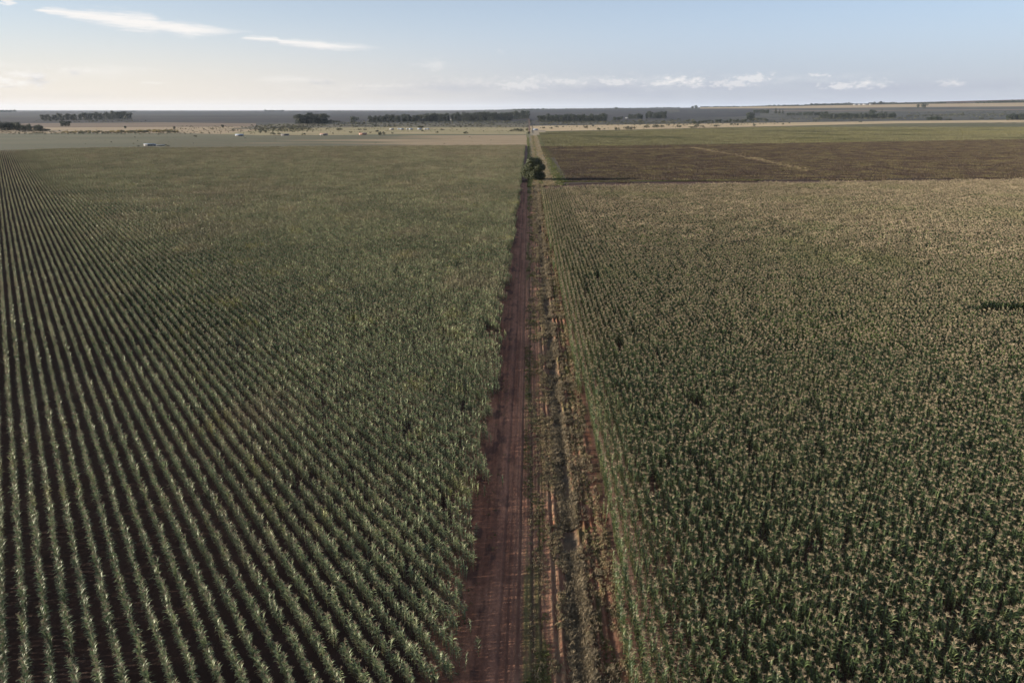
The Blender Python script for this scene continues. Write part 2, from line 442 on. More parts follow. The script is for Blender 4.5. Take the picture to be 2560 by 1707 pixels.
sheet('stubble_strip', [(1930, 277.3), (2700, 273.6)], [(1930, 278.6), (2700, 275.6)], M_BROWNTAN, 30, 4)
sheet('brown_field', [(80, 307), (320, 305.5), (640, 309)], [(-60, 322), (320, 321), (640, 319)], M_BROWNTAN, 24, 10)
sheet('tan_pasture', [(-300, 321), (320, 318.5), (660, 317), (900, 317)], [(-300, 336), (320, 335), (660, 338), (900, 338)], M_TAN, 30, 10)
sheet('scrubland', [(690, 310), (960, 309), (1322, 309)], [(560, 324), (960, 320), (1322, 321)], M_SCRUB, 30, 8)
sheet('yellow_pasture', [(700, 321), (960, 318), (1322, 319)], [(520, 339), (960, 338), (1322, 341)], M_YGRASS, 30, 8)
sheet('olive_pasture', [(-400, 335), (200, 334), (470, 334), (700, 340), (1000, 336), (1322, 336)], [(-400, 385), (200, 374), (470, 370), (700, 367), (1000, 365), (1322, 362)], M_OLIVE, 40, 14)
def fading_tan():
    m, nt = new_mat('fading_tan'); geo = N(nt, 'ShaderNodeNewGeometry'); pos = geo.outputs['Position']
    xa, xb = G(760, 358).x, G(1120, 352).x
    sp = N(nt, 'ShaderNodeSeparateXYZ'); nt.links.new(pos, sp.inputs[0])
    nz = NOISE(nt, SCALEV(nt, pos, (.004, .016, .01)), 1.0, 5, .6); n2 = NOISE(nt, SCALEV(nt, pos, (.02, .09, .05)), 1.0, 5, .65)
    v = M(nt, 'ADD', sp.outputs[0], M(nt, 'MULTIPLY', M(nt, 'SUBTRACT', nz, .5), 700))
    c = MIX(nt, MR(nt, v, xa, xb), (.084, .084, .056), (.23, .18, .118))
    c = MIX(nt, MR(nt, n2, .42, .68, 0, .5), c, (.125, .105, .07))
    p = N(nt, 'ShaderNodeBsdfPrincipled'); setv(nt, p.inputs['Base Color'], c); p.inputs['Roughness'].default_value = .95; p.inputs['Specular IOR Level'].default_value = .1
    o = N(nt, 'ShaderNodeOutputMaterial'); nt.links.new(p.outputs[0], o.inputs[0]); return m
sheet('tan_field', [(400, 351), (700, 344), (1000, 340), (1322, 338)], [(380, 369.5), (700, 366.5), (1000, 365), (1322, 363)], fading_tan(), 36, 12)
sheet('bright_grassland', [(1322, 315.5), (1600, 311.5), (1920, 307.5), (2240, 303), (2700, 298.5)], [(1322, 331), (1600, 326), (1920, 318), (2240, 312), (2700, 306)], M_TANLIT, 40, 8)
sheet('green_field', [(1338, 329), (1600, 324), (1920, 316.3), (2240, 309), (2700, 303)], [(1355, 370), (1600, 366), (1920, 361), (2240, 356), (2700, 347)], M_GREENF, 40, 24)
sheet('dry_crop_field', [(1352, 368), (1600, 364), (1920, 359.5), (2240, 354), (2700, 346)], [(1386, 462), (1700, 455), (2100, 451), (2700, 446)], M_BROWNF, 40, 16)

# ------------------------------------------------------------------ the lane beyond the tree
M_STUB = L((.22, .185, .135), (.16, .135, .095), .5, .12, c3=(.19, .175, .11))
M_LANEGREY = L((.095, .092, .065), (.14, .125, .09), .4, .15, c3=(.12, .13, .08))
M_LANESOIL = L((.085, .050, .042), (.11, .065, .05), .3, .2, c3=(.07, .05, .035))
M_VERGE = L((.085, .082, .036), (.060, .062, .03), .3, .4, c3=(.20, .18, .08))
sheet('grass_lane', [(1319, 331), (1340, 331)], [(1322, 462), (1384, 468)], M_LANEGREY, 14, 40)
sheet('soil_strip', [(1308, 363), (1320, 363)], [(1297, 452), (1323, 452)], M_LANESOIL, 8, 30)
sheet('grass_strip', [(1316, 332), (1322, 332)], [(1322, 452), (1336, 452)], M_VERGE, 8, 30)
sheet('stubble_lane', [(1331, 331), (1340, 331), ], [(1357, 466), (1386, 466)], M_STUB, 10, 40)
sheet('field_verge', [(1342, 336), (1345, 336)], [(1385, 466), (1400, 464)], M_VERGE, 8, 40)
sheet('stubble_patch', [(1326, 325), (1364, 326)], [(1326, 338), (1363, 338)], M_STUB, 8, 5)
sheet('far_track', [(1321.0, 296), (1323.5, 296)], [(1321.5, 334), (1326, 334)], M_LANESOIL, 4, 30, lift=1.2)

# ------------------------------------------------------------------ the dirt track (near)
TRACKZ = []
def track_h(x, y):
    xs, ys, Z = TRACKZ
    return Z[np.clip(np.searchsorted(ys, y), 0, len(ys)-1), np.clip(np.searchsorted(xs, x), 0, len(xs)-1)]
def track_mesh():
    xs = np.r_[np.arange(-7.6, -4, .14), np.arange(-4, 6.0, .055), np.arange(6.0, 7.81, .12)]
    ys = np.r_[np.arange(14.6, 120, .20), np.arange(120, 352.4, .5)]
    X, Y = np.meshgrid(xs, ys)
    mw = (fbm(Y*0+3.3, Y/23)-.5)*.5 + (fbm(Y*0+9.1, Y/70)-.5)*1.0     # the strips wander a little
    U = X - mw*.45
    def g(c, w): return np.exp(-((U-c)/w)**2)
    f1 = fbm(X*1.3, Y*.9); f2 = fbm(X*5, Y*5); f3 = fbm(X*.5+40, Y*.12); f4 = fbm(X*2.2+11, Y*.35+7)
    lump = fbm(X*1.1+5, Y*1.4+9, 5)
    Z = (f1-.5)*.06 + (f2-.5)*.035
    rut = 0
    for c, w, d in ((-1.75, .16, .05), (-1.2, .1, .03), (-.36, .17, .055), (.62, .17, .075), (1.25, .1, .04), (-2.7, .2, .03), (-3.4, .25, .02)):
        k = g(c + (fbm(Y*0+c, Y/17+c)-.5)*.55, w); rut = rut + k*(d/.09); Z -= d*k
    streaks = np.sin(U*19+2*np.sin(Y*.05)) * (.5+.5*vnoise(U*3, Y*.07))
    band = sstep(-3.0, 0, U)*(1-sstep(2.6, 3.0, U))
    Z += .016*streaks*band
    rough_r = np.clip(2.6*(fbm(X*1.5+2, Y*1.1, 4)-.30), .05, 1.7)
    Z += .11*g(1.98, .2)*rough_r + .15*g(2.55, .18)*rough_r + .08*g(2.98, .14)*rough_r - .10*g(2.27, .1) - .08*g(2.8, .09)
    ditch = g(3.75 + (fbm(Y*0+1, Y/14)-.5)*.5, .58)
    Z += -.34*ditch + ditch*(lump-.5)*.40
    Z += .24*g(4.55, .16)*rough_r - .10*g(4.85, .12) + .16*g(5.15, .13)*rough_r - .12*g(5.45, .14) + .10*g(5.8, .14)*rough_r - .08*g(6.1, .12) + .10*g(6.5, .15)*rough_r
    Z -= .05
    soil = np.array([.150, .070, .046]); soil2 = np.array([.215, .108, .070]); dark = np.array([.045, .028, .025])
    straw = np.array([.19, .135, .085]); green = np.array([.065, .075, .026]); grn2 = np.array([.11, .11, .045])
    dgrey = np.array([.125, .095, .062]); dblue = np.array([.070, .058, .042]); orange = np.array([.17, .072, .042])
    def mix(a, b, t): return a*(1-t[..., None]) + b*t[..., None]
    C = mix(np.broadcast_to(soil, X.shape+(3,)), soil2, sstep(.38, .62, f3))
    C = mix(C, dark, sstep(.55, .70, fbm(X*1.2+30, Y*.45+3))*.75*(1-sstep(-2, -1, U)))
    lng = fbm(U*3.2+5, Y*.045+2, 4); lng2 = fbm(U*9+50, Y*.10, 3)
    C = C*(.60+.80*lng)[..., None]*(.78+.44*lng2)[..., None]
    crown = np.exp(-((U+.85)/.28)**2)+np.exp(-((U+2.2)/.4)**2)
    C = mix(C, np.array([.20, .105, .074]), np.clip(crown, 0, 1)*.5)
    C = mix(C, dark, np.clip(rut, 0, 1)*.75)
    C = mix(C, straw, np.clip(.5+.5*streaks, 0, 1)*band*sstep(-2.0, .6, U)*.60*sstep(.3, .6, f2+.1))
    gz = sstep(-.35, .0, U)*(1-sstep(1.7, 2.0, U))
    gmask = .8*gz*sstep(.50, .64, fbm(X*.35+3, Y*.05+1)*.65+f4*.35)*(1-np.clip(rut, 0, 1)*.9)
    gmask = np.maximum(gmask, sstep(250, 330, Y)*gz*sstep(.3, .5, f4))
    C = mix(C, green, gmask*.85); C = mix(C, grn2, gmask*sstep(.5, .65, f2)*.8)
    rz = sstep(1.75, 1.95, U)*(1-sstep(3.05, 3.25, U))
    C = mix(C, straw*.9, rz*sstep(.38, .62, f2*.6+f4*.4)*.75)
    dz = sstep(3.05, 3.3, U)*(1-sstep(4.3, 4.5, U))
    C = mix(C, dgrey, dz*.9); C = mix(C, dblue, dz*sstep(.42, .62, lump)*.9)
    vz = sstep(4.3, 4.5, U)
    C = mix(C, straw*.7, vz*.5*sstep(.4, .6, f2)); C = mix(C, grn2*.8, vz*sstep(.52, .66, f4)*.8)
    C = mix(C, orange, sstep(.62, .74, fbm(X*.9+70, Y*.30+33))*sstep(4.2, 4.8, U)*.7)
    # bare erosion cuts across the verge
    for yc in (163.0, 236.0, 52.5):
        k = np.exp(-((Y-yc-(X-3)*.25)/1.1)**2)*sstep(1.6, 2.4, U)
        Z -= k*.15; C = mix(C, orange, k*.75)
    fs = sstep(-5.6, -7.2, X) + sstep(7.0, 7.7, X)
    C = mix(C, np.array([.050, .030, .024]), np.clip(fs, 0, 1))
    C *= (.66+.68*fbm(X*6+3, Y*4+1, 4))[..., None]
    C *= (.80+.40*fbm(X*1.6+31, Y*.5+11, 4))[..., None]
    edge = np.minimum(sstep(-7.6, -7.2, X), 1-sstep(7.5, 7.8, X))
    Z = Z*edge + .012
    TRACKZ.extend([xs, ys, Z])
    n, m = len(xs), len(ys)
    i = np.arange(n-1)[None, :]+np.arange(m-1)[:, None]*n
    F = np.stack([i, i+1, i+n+1, i+n], -1).reshape(-1, 4)
    return np.c_[X.ravel(), Y.ravel(), Z.ravel()], F, C.reshape(-1, 3)
mt, nt = new_mat('track_soil')
at = N(nt, 'ShaderNodeAttribute', attribute_name='tint'); geo = N(nt, 'ShaderNodeNewGeometry')
p = N(nt, 'ShaderNodeBsdfPrincipled'); p.inputs['Roughness'].default_value = .95; p.inputs['Specular IOR Level'].default_value = .1
nz = NOISE(nt, geo.outputs['Position'], 9.0, 5, .7)
c = MIX(nt, MR(nt, nz, .3, .7, 0, .35), at.outputs['Color'], (.05, .03, .025))
setv(nt, p.inputs['Base Color'], c)
b = N(nt, 'ShaderNodeBump'); b.inputs['Distance'].default_value = .06; b.inputs['Strength'].default_value = .8
nt.links.new(nz, b.inputs['Height']); nt.links.new(b.outputs[0], p.inputs['Normal'])
o = N(nt, 'ShaderNodeOutputMaterial'); nt.links.new(p.outputs[0], o.inputs[0])
tv, tf, tcol = track_mesh()
track = link('dirt_track', mesh('dirt_track', tv, tf, mt, attrs={'tint': tcol}, smooth=True))
tag(track, kind='structure')

# ------------------------------------------------------------------ maize plants
def leaf(g, base, az, L_, w, a0, a1, nseg, twist, h, r):
    s = np.linspace(0, 1, nseg+1)
    ang = a0 + (a1-a0)*s**1.35                    # from vertical
    step = L_/nseg
    rr = np.r_[0, np.cumsum(np.sin(ang[:-1])*step)]; zz = np.r_[0, np.cumsum(np.cos(ang[:-1])*step)]
    az2 = az + twist*s
    cx, cy = np.cos(az2), np.sin(az2)
    P = np.c_[base[0]+rr*cx, base[1]+rr*cy, base[2]+zz]
    prof = np.clip(np.sin(np.pi*(.18+.82*s))**.7, 0, 1); prof[-1] = .08
    side = np.c_[-cy, cx, np.full(len(s), r.uniform(-.5, .5))]*(w*prof/2)[:, None]
    V = np.empty((2*len(s), 3)); V[0::2] = P-side; V[1::2] = P+side
    F = [[2*i, 2*i+1, 2*i+3, 2*i+2] for i in range(nseg)]
    g.add(V, F, 0, h)
def plant(height, nleaf, nseg, Lr, wr, r, ntas=7, tas=.30, tw=.022, droop=1.0, spread=1.0, lean=.09):
    """returns (leaves and stalk, tassel)"""
    g, t = Geo(), Geo()
    lx, ly = r.uniform(-lean, lean), r.uniform(-lean, lean)
    def at_(z): return np.array([lx*z, ly*z, z])
    tube(g, [at_(0), at_(height*.5), at_(height)], [.016*1.3, .014, .007], 3, 0, .5)
    pl = r.uniform(0, math.pi)
    for i in range(nleaf):
        f = (i+.6)/nleaf
        z = height*(.12+.80*f)
        az = pl + math.pi*(i % 2) + r.uniform(-.55, .55)
        Ll = r.uniform(*Lr)*(1.0 - .45*abs(f-.5)*1.4)
        leaf(g, at_(z), az, Ll, r.uniform(*wr), R(r.uniform(12, 30)), R(r.uniform(95, 165)*droop), nseg, r.uniform(-.5, .5), f, r)
    top = at_(height)
    for k in range(ntas):
        a = r.uniform(0, 2*math.pi); tl = tas*r.uniform(.7, 1.1)
        an = R(6) if k == 0 else R(r.uniform(22, 62))*spread
        b0 = top + np.array([0, 0, r.uniform(-.02, .08)])
        d1 = np.array([math.sin(an)*math.cos(a), math.sin(an)*math.sin(a), math.cos(an)])
        an2 = an+R(25)
        d2 = np.array([math.sin(an2)*math.cos(a), math.sin(an2)*math.sin(a), math.cos(an2)])
        p1 = b0+d1*tl*.5; p2 = p1+d2*tl*.5
        sd_ = np.array([-math.sin(a), math.cos(a), 0])*tw*.5; up = np.cross(d1, sd_)
        V = [b0-sd_*.5, b0+sd_*.5, p1+sd_, p1-sd_, p2, b0-up*.5, b0+up*.5, p1+up, p1-up]
        t.add(V, [[0, 1, 2, 3], [3, 2, 4, 4], [5, 6, 7, 8], [8, 7, 4, 4]], 1, 1.0)
    return g, t
NV = 14
def near_plants(kind):
    out = []
    for k in range(NV):
        r = random.Random(100+k+(50 if kind == 'R' else 0))
        if kind == 'L': out.append(plant(r.uniform(1.45, 1.80), 15, 4, (.40, .66), (.055, .08), r, 7, .28, .022, 1.05))
        else: out.append(plant(r.uniform(2.0, 2.4), 15, 4, (.42, .66), (.06, .085), r, 9, .27, .027, 1.0))
    return out
def mid_plant(kind, r):
    if kind == 'L': return plant(r.uniform(1.45, 1.85), 9, 2, (.50, .75), (.10, .14), r, 4, .30, .045, 1.05)
    return plant(r.uniform(2.0, 2.4), 9, 2, (.46, .70), (.10, .14), r, 6, .31, .052)
def far_plant(kind, r):
    if kind == 'L': return plant(r.uniform(1.4, 1.9), 5, 2, (.5, .8), (.16, .23), r, 2, .36, .10, 1.05)
    return plant(r.uniform(1.95, 2.4), 4, 2, (.5, .8), (.18, .25), r, 4, .38, .12)
def scatter(name, protos, pts, rot, sc, idx, label, cat, kind='stuff', tilt=0.0):
    """one object: instances of the proto meshes on a cloud of points"""
    me = bpy.data.meshes.new(name+'_points')
    me.vertices.add(len(pts)); me.vertices.foreach_set('co', np.asarray(pts, np.float32).ravel())
    for k, a in (('rot', rot), ('sc', sc)):
        at = me.attributes.new(k, 'FLOAT', 'POINT'); at.data.foreach_set('value', np.asarray(a, np.float32))
    at = me.attributes.new('idx', 'INT', 'POINT'); at.data.foreach_set('value', np.asarray(idx, np.int32))
    ob = link(name, me)
    ng = bpy.data.node_groups.new(name, 'GeometryNodeTree')
    ng.interface.new_socket('Geometry', in_out='INPUT', socket_type='NodeSocketGeometry')
    ng.interface.new_socket('Geometry', in_out='OUTPUT', socket_type='NodeSocketGeometry')
    gi = ng.nodes.new('NodeGroupInput'); go = ng.nodes.new('NodeGroupOutput')
    iop = ng.nodes.new('GeometryNodeInstanceOnPoints')
    jn = ng.nodes.new('GeometryNodeJoinGeometry')
    for pm in reversed(protos):            # the last link is read first
        po = bpy.data.objects.new('source_plant', pm)
        oi = ng.nodes.new('GeometryNodeObjectInfo'); oi.inputs['Object'].default_value = po
        oi.inputs['As Instance'].default_value = True
        ng.links.new(oi.outputs['Geometry'], jn.inputs[0])
    def attr(nm, tp):
        a = ng.nodes.new('GeometryNodeInputNamedAttribute'); a.data_type = tp; a.inputs[0].default_value = nm
        return a.outputs[0]
    cx = ng.nodes.new('ShaderNodeCombineXYZ'); ng.links.new(attr('rot', 'FLOAT'), cx.inputs[2])
    er = ng.nodes.new('FunctionNodeEulerToRotation'); ng.links.new(cx.outputs[0], er.inputs[0])
    ng.links.new(gi.outputs[0], iop.inputs['Points']); ng.links.new(jn.outputs[0], iop.inputs['Instance'])
    iop.inputs['Pick Instance'].default_value = True
    ng.links.new(attr('idx', 'INT'), iop.inputs['Instance Index'])
    ng.links.new(er.outputs[0], iop.inputs['Rotation']); ng.links.new(attr('sc', 'FLOAT'), iop.inputs['Scale'])
    ng.links.new(iop.outputs[0], go.inputs[0])
    md = ob.modifiers.new('scatter', 'NODES'); md.node_group = ng
    return tag(ob, label, cat, kind=kind)

ROW_A = R(37.2)                                    # left rows lean this far to the left of the track
rd = np.array([-math.sin(ROW_A), math.cos(ROW_A)]); rn = np.array([math.cos(ROW_A), math.sin(ROW_A)])
SL, SR = 1.22, .86                                 # row spacing
TANW = math.tan(R(36.87))
def in_view(x, y, m=10.0, lo=26.0):
    cx = x*math.cos(YAW)+y*math.sin(YAW); cy = -x*math.sin(YAW)+y*math.cos(YAW)
    return (cy > lo) & (np.abs(cx) < TANW*1.10*(cy+6)+m)
EDGE = sorted((G(a, b, .9).y, G(a, b, .9).x) for a, b in ((1118, 1706), (1146, 1600), (1158, 1500), (1166, 1400), (1182, 1330), (1196, 1200), (1206, 1100), (1220, 1040),
    (1238, 1000), (1246, 930), (1252, 880), (1256, 800), (1272, 700), (1284, 600), (1291, 540), (1300, 480), (1309, 400), (1313, 366)))
def edge_L(y): return np.interp(y, [e[0] for e in EDGE], [e[1] for e in EDGE]) + (fbm(y*0+2.2, y/7.0)-.5)*1.3
far_left = [G(-400, 383, 1.6), G(0, 376, 1.6), G(270, 368.5, 1.6), G(480, 369, 1.6), G(800, 366, 1.6), G(1330, 362.5, 1.6)]
far_right = [G(1340, 470, 2.3), G(1440, 464, 2.3), G(1800, 459, 2.3), G(2240, 452.5, 2.3), G(2700, 446, 2.3)]
EDGR = sorted((G(a, b, 1.3).y, G(a, b, 1.3).x) for a, b in ((1562, 1706), (1550, 1600), (1532, 1450), (1514, 1300), (1482, 1077), (1442, 930), (1425, 880), (1396, 720), (1367, 560), (1353, 480)))
def edge_R(y): return np.interp(y, [e[0] for e in EDGR], [e[1] for e in EDGR])
def lim(poly, x): return np.interp(x, [p.x for p in poly], [p.y for p in poly])
bare = [(G(1240, 832, .5), 2.2, 2.2), (G(600, 880, .6), .5, .8)]
holes = [(G(1738, 1010, 1.5), .9, 1.5), (G(2535, 782, 1.2), 9.0, 2.0), (G(1640, 1210, 1.5), .6, 2.0), (G(1490, 700, 1.2), .5, 3.0),
         (G(1545, 870, 1.3), .5, 3.0), (G(1420, 1160, 1.5), .3, 1.0), (G(1880, 1420, 1.2), .8, .8), (G(1460, 735, 1.2), .4, 3.0),
         (G(1870, 1130, 1.2), .5, 1.2), (G(2380, 1530, 1.2), .9, .9), (G(2450, 1620, 1.2), 1.2, .5), (G(2100, 1680, 1.2), .6, .8), (G(1425, 471, 1), 6, 3.5)]
def field_L(x, y, jit=0):
    ok = (x < edge_L(y)+jit) & (y < lim(far_left, x)) & in_view(x, y)
    for p, a, b_ in bare: ok &= ((x-p.x)/a)**2+((y-p.y)/b_)**2 > 1
    return ok
def field_R(x, y, jit=0):
    ok = (x > edge_R(y) + jit + (fbm(y*0+5, y/6.0)-.5)*.9) & (y < lim(far_right, x)) & in_view(x, y)
    for p, a, b_ in holes: ok &= ((x-p.x)/a)**2+((y-p.y)/b_)**2 > 1
    return ok
D1, D2L, D2R = 105.0, 250.0, 200.0
CL, CLL = 2.5, 3.0
def cell_rnd(i, j): return np.mod(np.sin(i*12.9898+j*78.233)*43758.5453, 1.0)
def cell_near(i, j, cx, cy): return np.hypot(cx, cy) + (cell_rnd(i, j)-.5)*34 < D1
def rows_L(spacing, cell, seed):
    q = np.random.default_rng(seed)
    k = np.arange(-600, 420); t = np.arange(-350, 1300, cell)
    K, T = np.meshgrid(k, t)
    rj = q.normal(0, .9, len(k))                   # every row stops somewhere else
    J = np.broadcast_to(rj[None, :], K.shape)
    return K.ravel()*spacing, T.ravel(), J.ravel()
def pos_L(v, t): return v*rn[0]+t*rd[0], v*rn[1]+t*rd[1]
gaps = lambda x, y, thr: fbm(x*.9+60, y*.9+20, 3) > thr
# --- near plants, one point each
v, t, J = rows_L(SL, .25, 1); v0 = v.copy()
t = t + rng.uniform(-.07, .07, len(t)); v = v + rng.normal(0, .045, len(v))
ci = np.floor(np.round(v0/SL)/4); cj = np.round((t+350)/(CLL*2)); ccx, ccy = pos_L((ci*4+1.5)*SL, cj*CLL*2-350)
x, y = pos_L(v, t)
ok = field_L(x, y, J*.45) & cell_near(ci, cj, ccx, ccy) & gaps(x, y, .24); PL = np.c_[x[ok], y[ok]]
kx = np.arange(-1, 400); ty = np.arange(20, 420, .27)
KX, TY = np.meshgrid(kx, ty); x = 6.0+KX.ravel()*SR + rng.normal(0, .085, KX.size); y = TY.ravel()+rng.uniform(-.13, .13, KX.size)
ci = np.floor(KX.ravel()/6); cj = np.round((y-20)/(CL*2)); ok = field_R(x, y) & cell_near(ci, cj, 6.0+2.5*SR+ci*6*SR, 20+cj*CL*2) & gaps(x, y, .25); PR = np.c_[x[ok], y[ok]]
GL, GR = near_plants('L'), near_plants('R')
def joined(gt, mats, nm):
    g = Geo(); g.geo(gt[0]); g.geo(gt[1]); return g.mesh(nm, mats)
protoL = [joined(q, [MAT_LEAF_L, MAT_TASSEL_L], 'maize') for q in GL]
protoR = [joined(q, [MAT_LEAF_R, MAT_TASSEL_R], 'maize') for q in GR]
# --- the three hundred plants that show largest are objects of their own
def onscreen(P, h):
    c = np.array(CR.transposed())
    w = np.c_[P, np.full(len(P), h-H)] @ c.T
    px = 1280+FPX*w[:, 0]/-w[:, 2]; py = 853.5-FPX*w[:, 1]/-w[:, 2]
    return px, py, -w[:, 2]
a_ = np.r_[np.c_[PL, np.zeros(len(PL))], np.c_[PR, np.ones(len(PR))]]
hh = np.where(a_[:, 2] == 0, 1.0, 1.6)
c_ = np.array(CR.transposed()); w_ = np.c_[a_[:, :2], hh-H] @ c_.T
px = 1280+FPX*w_[:, 0]/-w_[:, 2]; py = 853.5-FPX*w_[:, 1]/-w_[:, 2]; dep = -w_[:, 2]
vis = (px > 4) & (px < 2556) & (py < 1700)
size = np.where(a_[:, 2] == 0, 1.9, 2.5)/dep*np.where(vis, 1, 0)
order = np.argsort(-size)
nL = [i for i in order if a_[i, 2] == 0][:140]; nR = [i for i in order if a_[i, 2] == 1][:150]
sel = set(nL)|set(nR)
base_meshes = {}
for side, GG, ml, mtas in ((0, GL, MAT_LEAF_L, MAT_TASSEL_L), (1, GR, MAT_LEAF_R, MAT_TASSEL_R)):
    for k in range(NV):
        base_meshes[side, k] = (GG[k][0].mesh('maize_plant', [ml]), Geo())
        tt = Geo(); tt.geo(GG[k][1], mi=0)
        base_meshes[side, k] = (base_meshes[side, k][0], tt.mesh('tassel', [mtas]))
def add_plant(x, y, side, k, rot, sc, label, group=None, z=0.0, lean=(0, 0)):
    o = link('maize_plant', base_meshes[side, k][0])
    o.location = (x, y, z); o.rotation_euler = (lean[0], lean[1], rot); o.scale = (sc,)*3
    tag(o, label, 'maize plant', group)
    t_ = link('tassel', base_meshes[side, k][1], o)
    return o
for i in sorted(sel):
    x, y, s_ = a_[i]
    if s_ == 0: add_plant(x, y, 0, random.randrange(NV), random.uniform(0, 6.28), random.uniform(.88, 1.12),
        'short maize plant with drooping leaves in the wide-spaced rows left of the track', 'maize plants in the open left-hand rows')
    else: add_plant(x, y, 1, random.randrange(NV), random.uniform(0, 6.28), random.uniform(.9, 1.1),
        'tall tasselled maize plant in the dense dark field right of the track', 'maize plants in the dense right-hand field')
stray = [(1118, 1590, 'lone maize plant on bare red soil, lowest of the strays left of the track', 3),
         (1178, 1580, 'lone maize plant standing out on the red track beyond the crop edge', 1),
         (1197, 1632, 'maize plant pair member on the track edge beside a dark weed patch', 5),
         (1162, 1672, 'small pale maize plant growing alone on the red soil near the front', 6),
         (1256, 1212, 'single bright-leaved maize plant alone in the middle of the red soil', 2),
         (1190, 1335, 'maize plant standing apart at the edge of the left field', 4),
         (1212, 1235, 'maize plant with tan tassel leaning just outside the left crop edge', 0),
         (1228, 1105, 'small isolated maize plant beside the left field edge', 7)]
for px_, py_, lb, k in stray:
    q = G(px_, py_ + 8)
    add_plant(q.x, q.y, 0, k, k*1.3, .78+.04*(k % 4), lb, None)
rest = [i for i in range(len(a_)) if i not in sel]
RL = a_[[i for i in rest if a_[i, 2] == 0]]; RR = a_[[i for i in rest if a_[i, 2] == 1]]

def row_chunk(kind, length, gap, r, mats):
    g = Geo(); s = length
    n = int(round(s/gap))
    for i in range(n):
        a, b_ = mid_plant(kind, r)
        yy = (i+.5)*gap - s/2 + r.uniform(-.08, .08); loc = (r.gauss(0, .05), yy, 0); ro = r.uniform(0, 6.28); sc = r.uniform(.82, 1.14)
        if r.random() < .03: continue
        g.geo(a, loc, ro, sc); g.geo(b_, loc, ro, sc)
    return g.mesh('maize_row', mats)
def patch_chunk(kind, nrow, spacing, length, gap, r, mats):
    g = Geo(); n = int(round(length/gap))
    for j in range(nrow):
        for i in range(n):
            a, b_ = far_plant(kind, r)
            if r.random() < .03: continue
            loc = ((j-(nrow-1)/2)*spacing + r.gauss(0, .05), (i+.5)*gap-length/2+r.uniform(-.1, .1), 0); ro = r.uniform(0, 6.28); sc = r.uniform(.8, 1.15)
            g.geo(a, loc, ro, sc); g.geo(b_, loc, ro, sc)
    return g.mesh('maize_patch', mats)
mL = [MAT_LEAF_L, MAT_TASSEL_L]; mR = [MAT_LEAF_R, MAT_TASSEL_R]
def assemble(side, near, v_row, v_patch):
    """v_row / v_patch: (x, y, rot) arrays"""
    q = np.random.default_rng(5+side)
    protos = (protoL if side == 0 else protoR) + ROWP[side] + PATP[side]
    P = [np.c_[near[:, :2], np.zeros(len(near))]]; ROT = [q.uniform(0, 6.28, len(near))]; SC = [q.uniform(.78, 1.18, len(near))]; ID = [q.integers(0, NV, len(near))]
    for arr, off, cnt in ((v_row, NV, len(ROWP[side])), (v_patch, NV+len(ROWP[side]), len(PATP[side]))):
        n = len(arr); P.append(np.c_[arr[:, :2], np.zeros(n)])
        ROT.append(arr[:, 2] + np.pi*q.integers(0, 2, n)); SC.append(q.uniform(.94, 1.07, n)); ID.append(off+q.integers(0, cnt, n))
    return protos, np.concatenate(P), np.concatenate(ROT), np.concatenate(SC), np.concatenate(ID)
rr_ = random.Random(3)
ROWP = {0: [row_chunk('L', CLL, .25, rr_, mL) for _ in range(6)], 1: [row_chunk('R', CL, .27, rr_, mR) for _ in range(6)]}
PATP = {0: [patch_chunk('L', 4, SL, 6.0, .30, rr_, mL) for _ in range(5)], 1: [patch_chunk('R', 6, SR, 5.0, .34, rr_, mR) for _ in range(5)]}
# the two coarser levels share one lattice of cells, and swap over a ragged zone rather than along a line
def levels(ci, cj, cx, cy, nrow, spacing, length, ang, ok_fn, D2, force):
    q = np.random.default_rng(int(D2)); d = np.hypot(cx, cy)
    fine = ((d + q.uniform(-35, 35, len(d))) < D2) | force(cx, cy)
    far_ = ~cell_near(ci, cj, cx, cy); fine &= far_
    ca, sa = math.cos(ang), math.sin(ang); rows = []
    for j_ in range(nrow):
        for s_ in (-.25, .25):
            u, w = (j_-(nrow-1)/2)*spacing, s_*length
            rows.append(np.c_[cx[fine]+u*ca-w*sa, cy[fine]+u*sa+w*ca])
    rows = np.concatenate(rows); k = ok_fn(rows[:, 0], rows[:, 1]); rows = rows[k]
    pk = ~fine & far_ & ok_fn(cx, cy)
    return np.c_[rows, np.full(len(rows), ang)], np.c_[cx[pk], cy[pk], np.full(pk.sum(), ang)]
v, t, J = rows_L(SL*4, CLL*2, 3); v = v+1.5*SL; x, y = pos_L(v, t)
ci, cj = np.round((v/SL-1.5)/4), np.round((t+350)/(CLL*2))
k = in_view(x, y, 16) & (np.hypot(x, y) > D1-40) & (x < 6); x, y, ci, cj = x[k], y[k], ci[k], cj[k]
jit = lambda a: (vnoise(a*3.7, a*1.9+9)-.5)
vL, wL = levels(ci, cj, x, y, 4, SL, CLL*2, ROW_A, lambda a, b: field_L(a, b, jit(a+b)*1.2-.5), D2L, lambda a, b: a > edge_L(b)-14)
scatter('maize_crop', *assemble(0, RL, vL, wL), 'open rows of drooping maize running diagonally left of the track', 'maize crop')
KX, TY = np.meshgrid(np.arange(-1, 70), np.arange(20, 420, CL*2)); x = 6.0+2.5*SR+KX.ravel()*SR*6; y = TY.ravel(); ci = KX.ravel(); cj = np.round((y-20)/(CL*2))
k = in_view(x, y, 16) & (np.hypot(x, y) > D1-40); x, y, ci, cj = x[k], y[k], ci[k], cj[k]
vR, wR = levels(ci, cj, x, y, 6, SR, CL*2, 0.0, field_R, D2R, lambda a, b: a < 14)
scatter('maize_crop', *assemble(1, RR, vR, wR), 'dense tall maize with tan tassels filling the field right of the track', 'maize crop')
print('plants', len(PL), len(PR), 'chunks', len(vL), len(wL), len(vR), len(wR))

